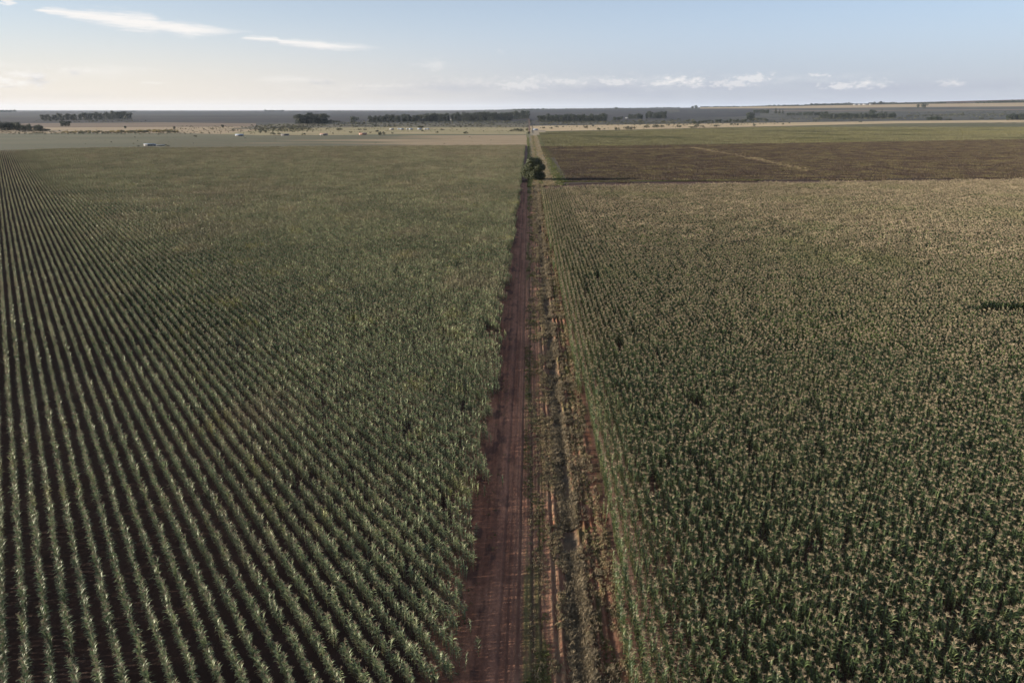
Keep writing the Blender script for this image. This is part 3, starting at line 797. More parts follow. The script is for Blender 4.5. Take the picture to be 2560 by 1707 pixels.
# ------------------------------------------------------------------ grass, weeds and dry crop as stuff
def tuft(r, n, h, w, spread):
    g = Geo()
    for _ in range(n):
        a = r.uniform(0, 6.28); d = r.uniform(0, spread); hh = h*r.uniform(.6, 1.2)
        b0 = np.array([math.cos(a)*d, math.sin(a)*d, 0]); le = r.uniform(.2, .9)
        az = r.uniform(0, 6.28); dr = np.array([math.cos(az), math.sin(az), 0]); sd_ = np.array([-dr[1], dr[0], 0])*w/2
        p1 = b0+dr*hh*le*.35+np.array([0, 0, hh*.6]); p2 = b0+dr*hh*le+np.array([0, 0, hh*.85])
        g.add([b0-sd_, b0+sd_, p1+sd_, p1-sd_, p2], [[0, 1, 2, 3], [3, 2, 4, 4]], 0, .5)
    return g
M_GR_GREEN = foliage_mat('grass_green', [(.045, .058, .020), (.075, .090, .030), (.13, .13, .05)], .6, .3, None, .2)
M_GR_DRY = foliage_mat('grass_dry', [(.16, .13, .08), (.24, .19, .12), (.13, .13, .07)], .8, .25, None, .1)
M_GR_DITCH = foliage_mat('grass_ditch', [(.075, .066, .045), (.155, .13, .09), (.23, .185, .12)], .7, .25, None, .2)
M_DRYCROP = foliage_mat('dry_crop', [(.045, .034, .029), (.072, .054, .042), (.14, .125, .060)], .8, .15, [((.12, .11, .05), .05, .50, .72, .4)], .1)
M_GREENCROP = foliage_mat('green_crop', [(.072, .072, .042), (.115, .110, .062), (.165, .155, .085)], .7, .2, [((.14, .13, .055), .004, .5, .66, .5), ((.042, .050, .028), .006, .5, .64, .7)], .1)
def zone(n, x0, x1, y0, y1, thr, seed, power=1.6):
    q = np.random.default_rng(seed)
    x = q.uniform(x0, x1, n); y = y0+(y1-y0)*q.random(n)**power
    k = fbm(x*.7+seed, y*.22+seed, 3) > thr
    return x[k], y[k]
def strip_scatter(name, mat, zones, label, cat, hgt, seed, nb=14, w=.03, spread=.16):
    r = random.Random(seed); pr = [tuft(r, nb, hgt, w, spread).mesh('tuft', [mat]) for _ in range(5)]
    X = np.concatenate([z[0] for z in zones]); Y = np.concatenate([z[1] for z in zones])
    q = np.random.default_rng(seed)
    scatter(name, pr, np.c_[X, Y, track_h(X, Y)-.015], q.uniform(0, 6.28, len(X)), q.uniform(.45, 1.5, len(X))*(1+Y/260), q.integers(0, 5, len(X)), label, cat)
strip_scatter('verge_grass', M_GR_GREEN, [zone(9000, -.25, 1.75, 26, 345, .56, 11), zone(5000, 5.2, 6.3, 26, 340, .5, 12), zone(900, -5.2, -1.8, 26, 345, .62, 13), zone(3500, -6.2, -4.3, 26, 345, .54, 19)],
    'low green grass growing in patches along the track', 'grass', .10, 31, 10, .022, .15)
strip_scatter('dry_grass', M_GR_DRY, [zone(9000, 1.75, 3.1, 26, 345, .45, 14), zone(8000, 4.3, 7.0, 26, 345, .45, 15), zone(3000, .3, 1.8, 26, 345, .5, 16)],
    'dry straw-coloured grass on the ridges beside the ditch', 'grass', .16, 32, 12, .026, .15)
strip_scatter('ditch_grass', M_GR_DITCH, [zone(12000, 3.05, 4.6, 26, 345, .40, 17), zone(1500, 4.6, 6.8, 26, 345, .50, 18)],
    'grey-green grass lying in the ditch beside the track', 'grass', .24, 33, 26, .022, .26)

def lane_zone(n, a0, a1, b0, b1, seed, spread):
    """tufts along the line between two photo points on the ground"""
    q = np.random.default_rng(seed); A, B = G(a0, a1), G(b0, b1); f = q.random(n)**1.7
    return A.x+(B.x-A.x)*f+q.normal(0, spread, n), A.y+(B.y-A.y)*f
def far_tufts(name, mat, zones, label, hgt, seed):
    r = random.Random(seed); pr = [tuft(r, 9, hgt, .12, .5).mesh('tuft', [mat]) for _ in range(5)]
    X = np.concatenate([z[0] for z in zones]); Y = np.concatenate([z[1] for z in zones]); q = np.random.default_rng(seed)
    scatter(name, pr, np.c_[X, Y, np.full(len(X), .02)], q.uniform(0, 6.28, len(X)), q.uniform(.5, 1.4, len(X)), q.integers(0, 5, len(X)), label, 'grass')
far_tufts('lane_grass', M_GR_GREEN, [lane_zone(1400, 1400, 464, 1344, 338, 1, 1.3), lane_zone(1500, 1402, 455, 1360, 372, 2, 2.2), lane_zone(1600, 1326, 468, 1320, 345, 3, .6),
    lane_zone(1200, 1352, 462, 1332, 340, 4, .9), lane_zone(2500, 1410, 457, 1900, 452, 5, 1.6)], 'rough green weeds along the edges of the far lane', .55, 51)
far_tufts('lane_stubble', M_GR_DRY, [lane_zone(2500, 1372, 466, 1336, 340, 6, 2.2), lane_zone(900, 1342, 466, 1328, 340, 7, 1.2), lane_zone(650, 1732, 370, 1879, 396, 8, 2.6),
    lane_zone(650, 1879, 396, 2030, 430, 9, 2.6), lane_zone(900, 1400, 376, 1740, 372, 10, 3.0)], 'pale stubble on the far lane and a thin grassy line through the brown crop', .75, 52)

def clump_patch(mat, size, n, h, w, r, rows=None):
    g = Geo()
    for _ in range(n):
        x0, y0 = r.uniform(-size/2, size/2), r.uniform(-size/2, size/2)
        if rows: y0 = round(y0/rows)*rows + r.gauss(0, .06)
        g.geo(tuft(r, 4, h*r.uniform(.6, 1.2), w, w*.8), (x0, y0, 0), 0, 1.0)
    return g.mesh('crop_patch', [mat])
def poly_in(x, y, top, bot):
    T = [G(*p) for p in top]; B = [G(*p) for p in bot]
    xl = np.interp(y, [B[0].y, T[0].y], [B[0].x, T[0].x])
    return (y < np.interp(x, [p.x for p in T], [p.y for p in T])) & (y > np.interp(x, [p.x for p in B], [p.y for p in B])) & (x > xl)
def crop_scatter(name, mat, top, bot, size, n, h, w, seed, label, cat):
    r = random.Random(seed); pr = [clump_patch(mat, size, n, h, w, r, .9) for _ in range(5)]
    X, Y = np.meshgrid(np.arange(0, 1400, size), np.arange(330, 1500, size)); X = X.ravel(); Y = Y.ravel()
    k = poly_in(X, Y, top, bot) & in_view(X, Y); X = X[k]; Y = Y[k]
    q = np.random.default_rng(seed)
    print(name, len(X))
    scatter(name, pr, np.c_[X, Y, np.full(len(X), .02)], q.integers(0, 4, len(X))*math.pi/2, np.ones(len(X)), q.integers(0, 5, len(X)), label, cat)
crop_scatter('dry_crop', M_DRYCROP, [(1360, 367), (1600, 364), (1920, 359.5), (2240, 354), (2700, 346)], [(1404, 458), (1700, 455), (2100, 451), (2700, 446)],
    8.0, 190, .55, .35, 41, 'brown dried low crop covering the field behind the right-hand maize', 'dry crop')
crop_scatter('green_crop', M_GREENCROP, [(1341, 332), (1600, 326), (1920, 318.3), (2240, 311), (2700, 305)], [(1357, 368), (1600, 365), (1920, 360), (2240, 355), (2700, 347)],
    11.0, 110, .6, .9, 42, 'yellow-green low crop in the field beyond the brown one', 'green crop')

# ------------------------------------------------------------------ trees and bushes
def crown_geo(r, lobes, nleaf, size, squash=.8):
    """lobes: (x,y,z,rx,rz). Small leaf faces spread through every lobe, thicker near its skin."""
    g = Geo(); tot = sum(l[3]**2 for l in lobes)
    for (lx, ly, lz, rx, rz) in lobes:
        n = max(8, int(nleaf*rx*rx/tot))
        q = np.random.default_rng(r.randrange(10**6))
        d = q.normal(size=(n, 3)); d /= np.linalg.norm(d, axis=1)[:, None]
        rad = q.uniform(.55, 1.05, n)
        rad *= .82+.36*vnoise(d[:, 0]*2.5+lx*3+20, d[:, 1]*2.5+d[:, 2]*2.1+lz+20)
        c = d*rad[:, None]*np.array([rx, rx, rz]) + np.array([lx, ly, lz])
        nrm = d + q.normal(size=(n, 3))*.7; nrm /= np.linalg.norm(nrm, axis=1)[:, None]
        u = np.cross(nrm, q.normal(size=(n, 3))); u /= np.linalg.norm(u, axis=1)[:, None]; v_ = np.cross(nrm, u)
        s = size*q.uniform(.6, 1.3, n)[:, None]
        V = np.stack([c-u*s*.5, c+v_*s*.35, c+u*s*.5, c-v_*s*.35], 1).reshape(-1, 3)
        V[:, 2] = np.maximum(V[:, 2], .05)
        F = np.arange(4*n).reshape(-1, 4)
        g.add(V, F, 0, .5)
    return g
def trunk_geo(r, h, rad, lobes, n=5):
    g = Geo()
    tube(g, [(0, 0, -.3), (r.uniform(-.1, .1)*h*.1, 0, h*.5), (0, r.uniform(-.1, .1)*h*.1, h)], [rad*1.4, rad, rad*.6], 7)
    for (lx, ly, lz, rx, rz) in lobes[:n]:
        tube(g, [(0, 0, h*.6), (lx*.5, ly*.5, (h*.6+lz)*.5+.2), (lx*.9, ly*.9, lz)], [rad*.6, rad*.4, rad*.15], 5)
    return g
TREE_TRUNK = plain('bark', (.12, .095, .07), .9)
def tree_mat(name, c):
    return foliage_mat(name, [tuple(x*.7 for x in c), c, tuple(x*1.5 for x in c)], .6, .2, None, .25, .35)
MT_EUC = tree_mat('eucalyptus_leaves', (.024, .031, .022))
MT_DARK = tree_mat('dark_leaves', (.022, .029, .016))
MT_BUSH = tree_mat('bush_leaves', (.040, .043, .026))
MT_GOLD = tree_mat('golden_leaves', (.20, .16, .065))
MT_OLIVE = tree_mat('olive_leaves', (.10, .095, .05))
def make_kind(kind, r):
    """unit-height tree: crown mesh, trunk mesh"""
    if kind == 'euc':
        lobes = [(r.uniform(-.12, .12), r.uniform(-.12, .12), z, r.uniform(.20, .32), r.uniform(.14, .20)) for z in (.35, .48, .6, .72, .82, .9)]
        lobes += [(0, 0, .22, .26, .22), (.1, 0, .1, .22, .14)]
        c = crown_geo(r, lobes, 640, .10); t_ = trunk_geo(r, .6, .018, lobes, 3); m = MT_EUC
    elif kind == 'conifer':
        lobes = [(0, 0, z, .22*(1.05-z)+.02, .12) for z in (.2, .35, .5, .65, .8, .92)]
        c = crown_geo(r, lobes, 360, .07); t_ = trunk_geo(r, .8, .018, lobes, 1); m = MT_DARK
    elif kind == 'round':
        lobes = [(r.uniform(-.3, .3), r.uniform(-.3, .3), r.uniform(.45, .75), r.uniform(.2, .3), r.uniform(.18, .27)) for _ in range(7)]
        lobes += [(0, 0, .22, .34, .22)]; c = crown_geo(r, lobes, 560, .11); t_ = trunk_geo(r, .45, .03, lobes, 4); m = MT_DARK
    else:
        lobes = [(r.uniform(-.5, .5), r.uniform(-.5, .5), r.uniform(.3, .62), r.uniform(.25, .42), r.uniform(.25, .36)) for _ in range(6)]
        c = crown_geo(r, lobes, 260, .16); t_ = trunk_geo(r, .3, .035, lobes, 3)
        m = {'bush': MT_BUSH, 'gold': MT_GOLD, 'olive': MT_OLIVE}[kind]
    return c.mesh('crown', [m]), t_.mesh('trunk', [TREE_TRUNK])
KINDS_ = {}
for kd in ('euc', 'conifer', 'round', 'bush', 'gold', 'olive'):
    r = random.Random(hash(kd) % 1 + len(kd)*7)
    KINDS_[kd] = [make_kind(kd, r) for _ in range(6)]
NAMES = {'euc': ('eucalyptus_tree', 'tree'), 'conifer': ('pine_tree', 'tree'), 'round': ('shade_tree', 'tree'),
         'bush': ('bush', 'bush'), 'gold': ('golden_bush', 'bush'), 'olive': ('olive_bush', 'bush')}
def put_tree(kd, px_, pyb, hpx, label, group=None, wide=1.0):
    p_ = GH(px_, pyb, 8500); h = hpx*mpp(p_)
    c, t_ = random.choice(KINDS_[kd]); nm, cat = NAMES[kd]
    e = bpy.data.objects.new(nm, None); col.objects.link(e)
    e.location = p_; e.scale = (h*wide, h*wide, h); e.rotation_euler = (0, 0, random.uniform(0, 6.28))
    link('crown', c, e)
    link('trunk', t_, e)
    return tag(e, label, cat, group)
def belt(kd, x0, x1, yb0, yb1, h0, h1, n, label, group, jit=1.0, wide=1.0, mix=None, yj=1.2):
    n = int(n*1.35)
    for i in range(n):
        f = (i+.5)/n + random.uniform(-.4, .4)*jit/n
        k = kd if not mix or random.random() > mix[1] else mix[0]
        hv = (h0+(h1-h0)*f)*random.uniform(.8, 1.12)
        put_tree(k, x0+(x1-x0)*f, yb0+(yb1-yb0)*f+random.uniform(-yj, yj*.3), hv, label, group, wide*random.uniform(.85, 1.25))
gE = 'eucalyptus trees of the windbreaks'
belt('euc', 106, 329, 303, 298.5, 14, 19, 26, 'hazy eucalyptus in the long windbreak across the far left cloud-shaded land', 'eucalyptus trees of the far left windbreak')
belt('round', -30, 108, 330, 329, 26, 17, 14, 'dark tree in the thicket at the left edge of the photo', 'trees of the left thicket', wide=1.0, yj=3)
belt('bush', 90, 130, 329, 328, 10, 7, 4, 'low dark bush trailing off the right end of the left thicket', 'bushes beside the left thicket')
put_tree('round', 156, 317, 15, 'leftmost of the three dark trees standing together on the brown field')
put_tree('round', 165, 317, 13, 'middle tree of the trio standing on the brown field')
put_tree('round', 172, 316.5, 14, 'rightmost of the three dark trees standing together on the brown field')
belt('gold', 150, 446, 334, 332, 6, 9, 34, 'golden autumn bush in the wetland hedge at left', 'golden bushes along the wetland', mix=('olive', .4), yj=2)
belt('bush', 170, 450, 334, 333, 6, 8, 10, 'dark green bush among the golden wetland hedge', 'dark bushes in the wetland hedge', yj=2)
put_tree('round', 314, 322, 7, 'small dark tree on pale grass behind the golden hedge', wide=1.3)
put_tree('bush', 362, 333.5, 8, 'wide dark bush in front of the golden hedge', wide=1.3)
put_tree('round', 436, 325, 9, 'dark tree at the right end of the golden hedge')
put_tree('round', 557, 320, 9, 'round tree alone on pale grassland left of the scrub')
put_tree('bush', 488, 343, 6, 'small bush alone on the green pasture above the white trailer')
belt('euc', 742, 816, 311, 310.5, 22, 24, 12, 'tree of the tall dark clump on the cloud-shaded slope', 'trees of the dark clump left of the main windbreak', wide=1.2)
belt('round', 812, 852, 310, 308, 12, 6, 5, 'low tree trailing right of the dark clump', 'low trees beside the dark clump')
put_tree('round', 884, 308.5, 19, 'round isolated tree between the dark clump and the main windbreak', wide=1.25)
belt('euc', 922, 1282, 307, 302.5, 16, 21, 50, 'eucalyptus in the long dark windbreak left of the road', 'eucalyptus trees of the main windbreak')
belt('euc', 1284, 1322, 299.5, 298, 18, 20, 7, 'taller eucalyptus at the road end of the long windbreak', 'eucalyptus trees beside the far road')
belt('euc', 1346, 1518, 305.5, 304, 16, 17, 28, 'eucalyptus in the dark windbreak right of the road', 'eucalyptus trees right of the far road')
belt('round', 1532, 1556, 303, 301, 10, 10, 4, 'short tree in the gap between the right windbreaks', 'short trees between the right windbreaks')
belt('euc', 1570, 1608, 299, 298, 12, 12, 7, 'eucalyptus in the small windbreak beside the shed roof', 'eucalyptus trees beside the shed roof')
belt('euc', 1614, 1666, 297.5, 297, 16, 16, 9, 'tall eucalyptus in the block right of the small windbreak', 'eucalyptus trees of the tall block')
belt('round', 1728, 1920, 311, 304, 9, 9, 20, 'dark tree in the valley woodland', 'trees of the valley woodland', yj=2.5, mix=('bush', .4))
put_tree('euc', 1872, 301, 18, 'tall tree standing above the valley woodland', wide=1.5)
put_tree('euc', 1879, 301, 15, 'shorter companion of the tall tree above the valley woodland', wide=1.5)
belt('round', 1886, 1922, 284.5, 284.5, 10, 10, 7, 'dark tree in the ridge copse', 'trees of the ridge copse')
for i, (xx, hh_) in enumerate(((1939, 16), (1948, 13), (1956, 12))):
    put_tree('conifer', xx, 285.5, hh_, ['tallest of the three pines right of the ridge copse', 'middle pine of the three right of the ridge copse', 'shortest pine of the three right of the ridge copse'][i], wide=1.4)
belt('round', 1964, 2070, 290, 291, 8, 12, 14, 'tree in the dark belt on the right-hand slope', 'trees of the upper right belt')
belt('round', 2050, 2240, 298, 296, 13, 14, 26, 'tree in the broad dark wood on the right-hand slope', 'trees of the right-hand wood', mix=('euc', .3))
put_tree('euc', 2176, 295, 19, 'bushy tree top rising above the right-hand wood', wide=1.5)
put_tree('conifer', 2202, 295, 20, 'pointed tree rising above the right-hand wood')
belt('bush', 2264, 2415, 293, 290, 6, 6, 12, 'bush on the dark pasture right of the wood', 'bushes on the dark pasture')
belt('round', 2318, 2356, 302, 302, 12, 9, 6, 'tree in the clump at the edge of the bright grass, right', 'trees of the right clump')
for xx, yy, hh_, lb in ((2372, 302, 8, 'round dark bush just right of the clump on the pasture edge'), (2431, 300, 5, 'low flat bush between the clump and the right-hand bushes'),
        (2453, 300, 7, 'round bush second from the trees at the right edge'), (2478, 300.5, 7, 'wide bush beside the trees at the right edge'),
        (2507, 289.5, 8, 'wide dark thicket on the upper pasture at right'), (2458, 290, 6, 'small dark bush on the upper pasture'), (2481, 287, 6, 'small upper bush left of the wide dark thicket')):
    put_tree('bush', xx, yy, hh_, lb, wide=1.2)
belt('round', 2516, 2575, 302, 301, 14, 18, 7, 'tree of the grove at the right edge of the photo', 'trees of the right edge grove', mix=('euc', .4))
put_tree('round', 2310, 271.5, 13, 'big dark tree standing on the pale ridge stubble', wide=1.3)
put_tree('round', 2294, 271, 10, 'loose companion left of the big tree on the ridge stubble')
put_tree('round', 1740, 272.5, 9, 'round olive tree on the skyline ridge', wide=1.5)
put_tree('round', 1731, 272.5, 7, 'left companion of the round skyline tree', wide=1.2)
put_tree('round', 1540, 274, 7, 'small square-crowned tree on the skyline', wide=1.3)
put_tree('round', 1358, 275.5, 5, 'low tree at the right end of the skyline copse above the road', wide=1.6)
for xx, yy, w_, hh_ in ((1494, 326.5, 1.2, 8), (1540, 325.5, 1.3, 8), (1568, 324.5, 1.3, 10), (1580, 324.5, 1.1, 10), (1616, 320.5, 1.2, 9), (1643, 320.5, 1.6, 10), (1655, 319, 1.2, 7), (1697, 319.5, 1.3, 8),
        (1732, 321, 1.8, 6), (1742, 319, 1, 10), (1756, 318.5, 1.4, 6), (1791, 318, 1.7, 7), (1829, 313.5, 1.3, 5), (1842, 314, 1.2, 6), (1887, 315.5, 1.2, 6), (1465, 321, 1.2, 9), (1359, 322.5, 1, 6), (1379, 323, 1, 6),
        (1391, 319, 1.3, 5), (1408, 318.5, 1, 4), (1442, 318, 1, 4), (1482, 317.5, 1.2, 5), (1957, 312.5, 1, 4), (1972, 309.5, 1, 4), (2036, 305.5, 1.2, 6), (2151, 306.5, 1.6, 4), (1671, 315, 1, 5), (1512, 324, 1, 4)):
    put_tree('bush', xx, yy, hh_, 'dark bush dotted along the bright grass strip right of the road', 'bushes on the bright grass strip', w_)
for xx, yy, w_, hh_ in ((663, 333, 1.2, 5), (683, 337.5, 1.1, 8), (699, 337, 1.2, 6), (760, 337.5, 1.2, 6), (833, 335, 1, 4), (850, 327, 1.6, 8), (876, 333, 1.3, 5), (899, 326, 1.5, 5), (912, 326, 1.4, 5), (943, 331, 1, 7),
        (980, 335, 1, 5), (1056, 329, 1.2, 5), (1093, 333, 1, 6), (900, 333, 1.2, 4), (927, 333, 1.2, 4), (1050, 322, 1.2, 9), (1026, 318, 1.4, 5), (1142, 326, 1, 3), (1105, 326.5, 1.5, 5)):
    put_tree('bush', xx, yy, hh_, 'dark bush dotted over the pale grassland left of the road', 'bushes on the pale grassland', w_)
put_tree('bush', 953, 338.5, 11, 'largest dark bush on the field edge of the pale grassland', wide=1.2)
put_tree('bush', 1164, 335.5, 8, 'round bush alone on the green strip left of the road', wide=1.1)
put_tree('round', 1321.5, 336, 7, 'small round tree beside the lane where the far track begins', wide=1.3)
for i, xx in enumerate((1279, 1291, 1302)):
    put_tree('bush', xx, 329.5, (7, 10, 9)[i], ('left bush of the dark trio beside the lane', 'tallest middle bush of the dark trio beside the lane', 'right bush of the dark trio beside the lane')[i], wide=1.1)
put_tree('olive', 1318, 327, 7, 'olive bush pressed against the left side of the far track', wide=1.1)
def scatter_bush(n, x0, x1, y0, y1, h0, h1, label, group, kd='bush'):
    for _ in range(n):
        xx = random.uniform(x0, x1); yy = random.uniform(y0, y1)
        put_tree(kd if random.random() < .8 else 'olive', xx, yy, random.uniform(h0, h1), label, group, random.uniform(1, 1.7))
scatter_bush(36, 640, 770, 317, 328, 3, 6, 'low bush in the dense scrub left of the pale grassland', 'bushes of the dense scrub')
scatter_bush(60, 780, 1320, 309, 319, 2.5, 5, 'low bush on the grey scrubland below the main windbreak', 'bushes of the grey scrubland')
scatter_bush(30, 1340, 1720, 306, 315, 2.5, 5, 'low bush on the grey grass below the right windbreak', 'bushes below the right windbreak')
scatter_bush(26, 1560, 1740, 300, 310, 3, 6, 'bush in the hedges between the windbreak and the valley woodland', 'bushes of the valley hedges')
scatter_bush(16, 1930, 2240, 298, 306, 2, 4, 'small bush on the open slope below the right-hand wood', 'bushes on the open slope')
scatter_bush(24, 20, 1300, 338, 362, 1.2, 2.6, 'tiny dark bush on the pasture just beyond the left maize', 'tiny bushes on the near pasture')
scatter_bush(14, 460, 660, 322, 334, 2.5, 5, 'bush on the pale pasture left of the scrub', 'bushes on the pale pasture')
# low scrub on the far grassland, too much of it to count
def scrub():
    q = random.Random(77); P = []; S = []
    for n, x0, x1, y0, y1, h0, h1 in ((520, 640, 780, 313, 330, 1.2, 4.0), (700, 780, 1322, 306, 318, 1.0, 3.2), (260, 780, 1322, 318, 332, .8, 2.2), (520, 1340, 1740, 302, 314, 1.0, 3.2), (160, 1740, 1940, 304, 314, 1.0, 3.4),
            (420, 1940, 2600, 288, 303, 1.0, 3.0), (300, 430, 660, 316, 335, .8, 2.6), (380, 0, 450, 329, 336, 1.2, 3.6), (200, 0, 1300, 336, 364, .5, 1.5), (160, 1330, 1900, 315, 325, 1.0, 2.6), (300, 920, 1320, 303, 307, 1.5, 3.5),
            (160, 1346, 1520, 304, 307, 1.5, 3.5), (200, 100, 335, 300, 306, 1.2, 3.0), (200, 2040, 2260, 295, 299, 1.5, 4.0), (120, 2300, 2600, 286, 293, 1.5, 3.5)):
        for _ in range(n):
            xx = q.uniform(x0, x1) + q.gauss(0, 22); yy = q.uniform(y0, y1) + q.gauss(0, .8)
            if x0 < 2040 and xx > 1740: yy -= (xx-1740)*.012
            p_ = GH(xx, yy, 8500); P.append(tuple(p_)); S.append(q.uniform(h0, h1)**1.0*mpp(p_))
    pr = [m_[0] for kd in ('bush', 'bush', 'olive') for m_ in KINDS_[kd][:3]]
    n = len(P)
    scatter('scrub', pr, P, [q.uniform(0, 6.28) for _ in range(n)], S, [q.randrange(len(pr)) for _ in range(n)], 'low dark scrub sprinkled over the far grassland', 'scrub')
scrub()
# far-off woods along the skyline, each read as one mass
def far_wood(name, segs, label):
    g = Geo(); r = random.Random(len(name)+len(segs))
    for (x0, x1, y0, y1, h0, h1) in segs:
        n = max(3, int((x1-x0)/2.2))
        for i in range(n):
            f = (i+r.random())/n; p_ = GH(x0+(x1-x0)*f, y0+(y1-y0)*f, 9500); s = mpp(p_)
            hv = (h0+(h1-h0)*f)*s*r.uniform(.7, 1.15)
            lobes = [(0, 0, hv*.5, hv*r.uniform(.5, .9), hv*.5)]
            g.geo(crown_geo(r, lobes, 26, hv*.55), tuple(p_))
    return tag(link(name, g.mesh(name, [MT_EUC])), label, 'woodland', kind='stuff')
far_wood('woodland', [(-40, 40, 279, 279, 5, 5), (60, 640, 277.5, 277, 1.2, 1.6), (300, 340, 277, 277, 2.5, 2.5), (662, 708, 277.8, 277.8, 4.5, 4), (720, 880, 276.5, 276, 2.2, 2.4), (880, 1320, 276, 274.5, 1.6, 2.2), (1282, 1345, 275.5, 275.5, 3, 3.5)], 'blue far-off woods along the left skyline')
far_wood('woodland', [(1345, 1640, 274, 272, 2.2, 2.6), (1640, 1700, 271.5, 271.5, 3, 3), (1750, 1850, 269.5, 268.5, 3, 3), (1850, 1920, 268, 267, 2, 3), (1920, 2010, 267, 266, 4, 4), (2010, 2132, 265.5, 262.5, 4.5, 5), (2132, 2170, 262, 261.5, 2.5, 2.5), (2170, 2210, 262, 261, 5, 6), (2210, 2365, 261, 260, 4, 4.5), (2365, 2440, 259.5, 259, 2, 2), (2440, 2620, 259, 256, 4.5, 7)], 'blue far-off woods along the right-hand skyline ridge')

# ------------------------------------------------------------------ the lone tree beside the track
def lone_tree():
    p_ = Vector((1.4, 352, 0)); r = random.Random(21)
    s = mpp(p_)
    p_ = G(1335, 451); s = mpp(p_)
    Wd, Ht = 64*s, 58*s
    lobes = []
    for k in range(22):
        a = r.uniform(0, 6.28); zz = r.choice([.18, .3, .42, .55, .68, .8]); rr = (.37 if zz < .7 else .27)*math.sqrt(r.uniform(.2, 1))
        rx = r.uniform(.15, .22)
        lobes.append((math.cos(a)*rr*Wd, math.sin(a)*rr*Wd, zz*Ht, rx*Wd, rx*Ht*.9))
    lobes += [(0, 0, .5*Ht, .37*Wd, .38*Ht), (0, 0, .3*Ht, .40*Wd, .3*Ht), (.1*Wd, 0, .68*Ht, .3*Wd, .27*Ht), (-.28*Wd, 0, .25*Ht, .2*Wd, .2*Ht), (.24*Wd, -.05*Wd, .2*Ht, .2*Wd, .2*Ht), (.05*Wd, -.1*Wd, .15*Ht, .22*Wd, .15*Ht)]
    e = bpy.data.objects.new('shade_tree', None); col.objects.link(e); e.location = p_
    m = foliage_mat('lone_tree_leaves', [(.012, .018, .007), (.024, .033, .011), (.060, .066, .024)], .6, .05, None, .3, .0)
    link('crown', crown_geo(r, lobes, 30000, .42).mesh('crown', [m]), e)
    link('trunk', trunk_geo(r, Ht*.45, .32, lobes, 10).mesh('trunk', [TREE_TRUNK]), e)
    tag(e, 'large round dark green tree standing alone beside the red track', 'tree')
lone_tree()

# ------------------------------------------------------------------ farm buildings far off
M_WALLW = plain('white_wall', (.22, .21, .195)); M_WALLG = plain('grey_wall', (.20, .20, .20)); M_ROOFW = plain('white_roof', (.24, .25, .26), .6)
M_ROOFB = plain('blue_grey_roof', (.20, .25, .32), .4); M_DOOR = plain('dark_door', (.05, .05, .055)); M_BRICK = plain('brick_wall', (.28, .15, .10)); M_ROOFR = plain('rust_roof', (.22, .13, .10))
M_PANE = plain('window_glass', (.04, .05, .06), .1)
def box(g, a, b_, mi=0):
    x0, y0, z0 = a; x1, y1, z1 = b_
    g.add([(x0, y0, z0), (x1, y0, z0), (x1, y1, z0), (x0, y1, z0), (x0, y0, z1), (x1, y0, z1), (x1, y1, z1), (x0, y1, z1)],
          [[0, 3, 2, 1], [4, 5, 6, 7], [0, 1, 5, 4], [1, 2, 6, 5], [2, 3, 7, 6], [3, 0, 4, 7]], mi)
def building(name, px_, pyb, wpx, hpx, label, wall, roof, cat='building', group=None, depth=.7, rot=0.0, gable=True):
    p_ = GH(px_, pyb, 8500); s = mpp(p_); w = wpx*s; h = hpx*s; d = w*depth; hw = h*(.66 if gable else .9)
    e = bpy.data.objects.new(name, None); col.objects.link(e); e.location = p_; e.rotation_euler = (0, 0, rot+YAW-math.atan2(p_.x, p_.y)*.6)
    g = Geo(); box(g, (-w/2, 0, -.3), (w/2, d, hw))
    if gable:
        g.add([(-w/2, 0, hw), (-w/2, d, hw), (-w/2, d/2, h*.97), (w/2, 0, hw), (w/2, d, hw), (w/2, d/2, h*.97)], [[0, 2, 1, 1], [3, 4, 5, 5]])
    link('wall', g.mesh('wall', [wall]), e)
    g = Geo(); o_ = .04*w; t_ = .06*h
    if gable:
        for sy in (0, 1):
            y0 = -o_ if sy == 0 else d+o_; z0 = hw-.05*h
            V = [(-w/2-o_, y0, z0), (w/2+o_, y0, z0), (w/2+o_, d/2, h), (-w/2-o_, d/2, h)]
            V += [(a, b_, c+t_) for a, b_, c in V]
            g.add(V, [[0, 3, 2, 1], [4, 5, 6, 7], [0, 1, 5, 4], [1, 2, 6, 5], [2, 3, 7, 6], [3, 0, 4, 7]])
    else: box(g, (-w/2-o_, -o_, hw+.02), (w/2+o_, d+o_, h))
    link('roof', g.mesh('roof', [roof]), e)
    g = Geo(); box(g, (-w*.07, -.12, 0), (w*.07, -.003, hw*.8)); link('door', g.mesh('door', [M_DOOR]), e)
    for sx in (-.3, .3):
        g = Geo(); box(g, (w*(sx-.06), -.10, hw*.4), (w*(sx+.06), -.003, hw*.75)); link('window', g.mesh('window', [M_PANE]), e)
    return tag(e, label, cat, group)
building('farm_shed', 372, 366, 22, 5.5, 'low grey farm shed at the far edge of the left maize', M_WALLG, M_ROOFB, 'shed', gable=False)
building('pump_house', 387, 365.5, 6, 4.5, 'small blue-grey pump house against the right end of the grey farm shed', M_WALLG, M_ROOFB, 'shed')
building('farm_shed', 598, 341, 18, 5, 'blue-roofed shed on the green pasture left of centre', M_WALLG, M_ROOFB, 'shed')
building('farm_shed', 712, 339.5, 18, 4, 'dark low shed leftmost in the bushes of the field edge', M_WALLG, M_DOOR, 'shed')
building('farm_shed', 809, 339, 18, 4.5, 'dark low shed between two bush groups on the field edge', M_WALLG, M_ROOFR, 'shed')
building('farm_shed', 907, 338, 18, 5, 'rust-roofed low shed just left of the largest field edge bush', M_BRICK, M_ROOFR, 'shed')
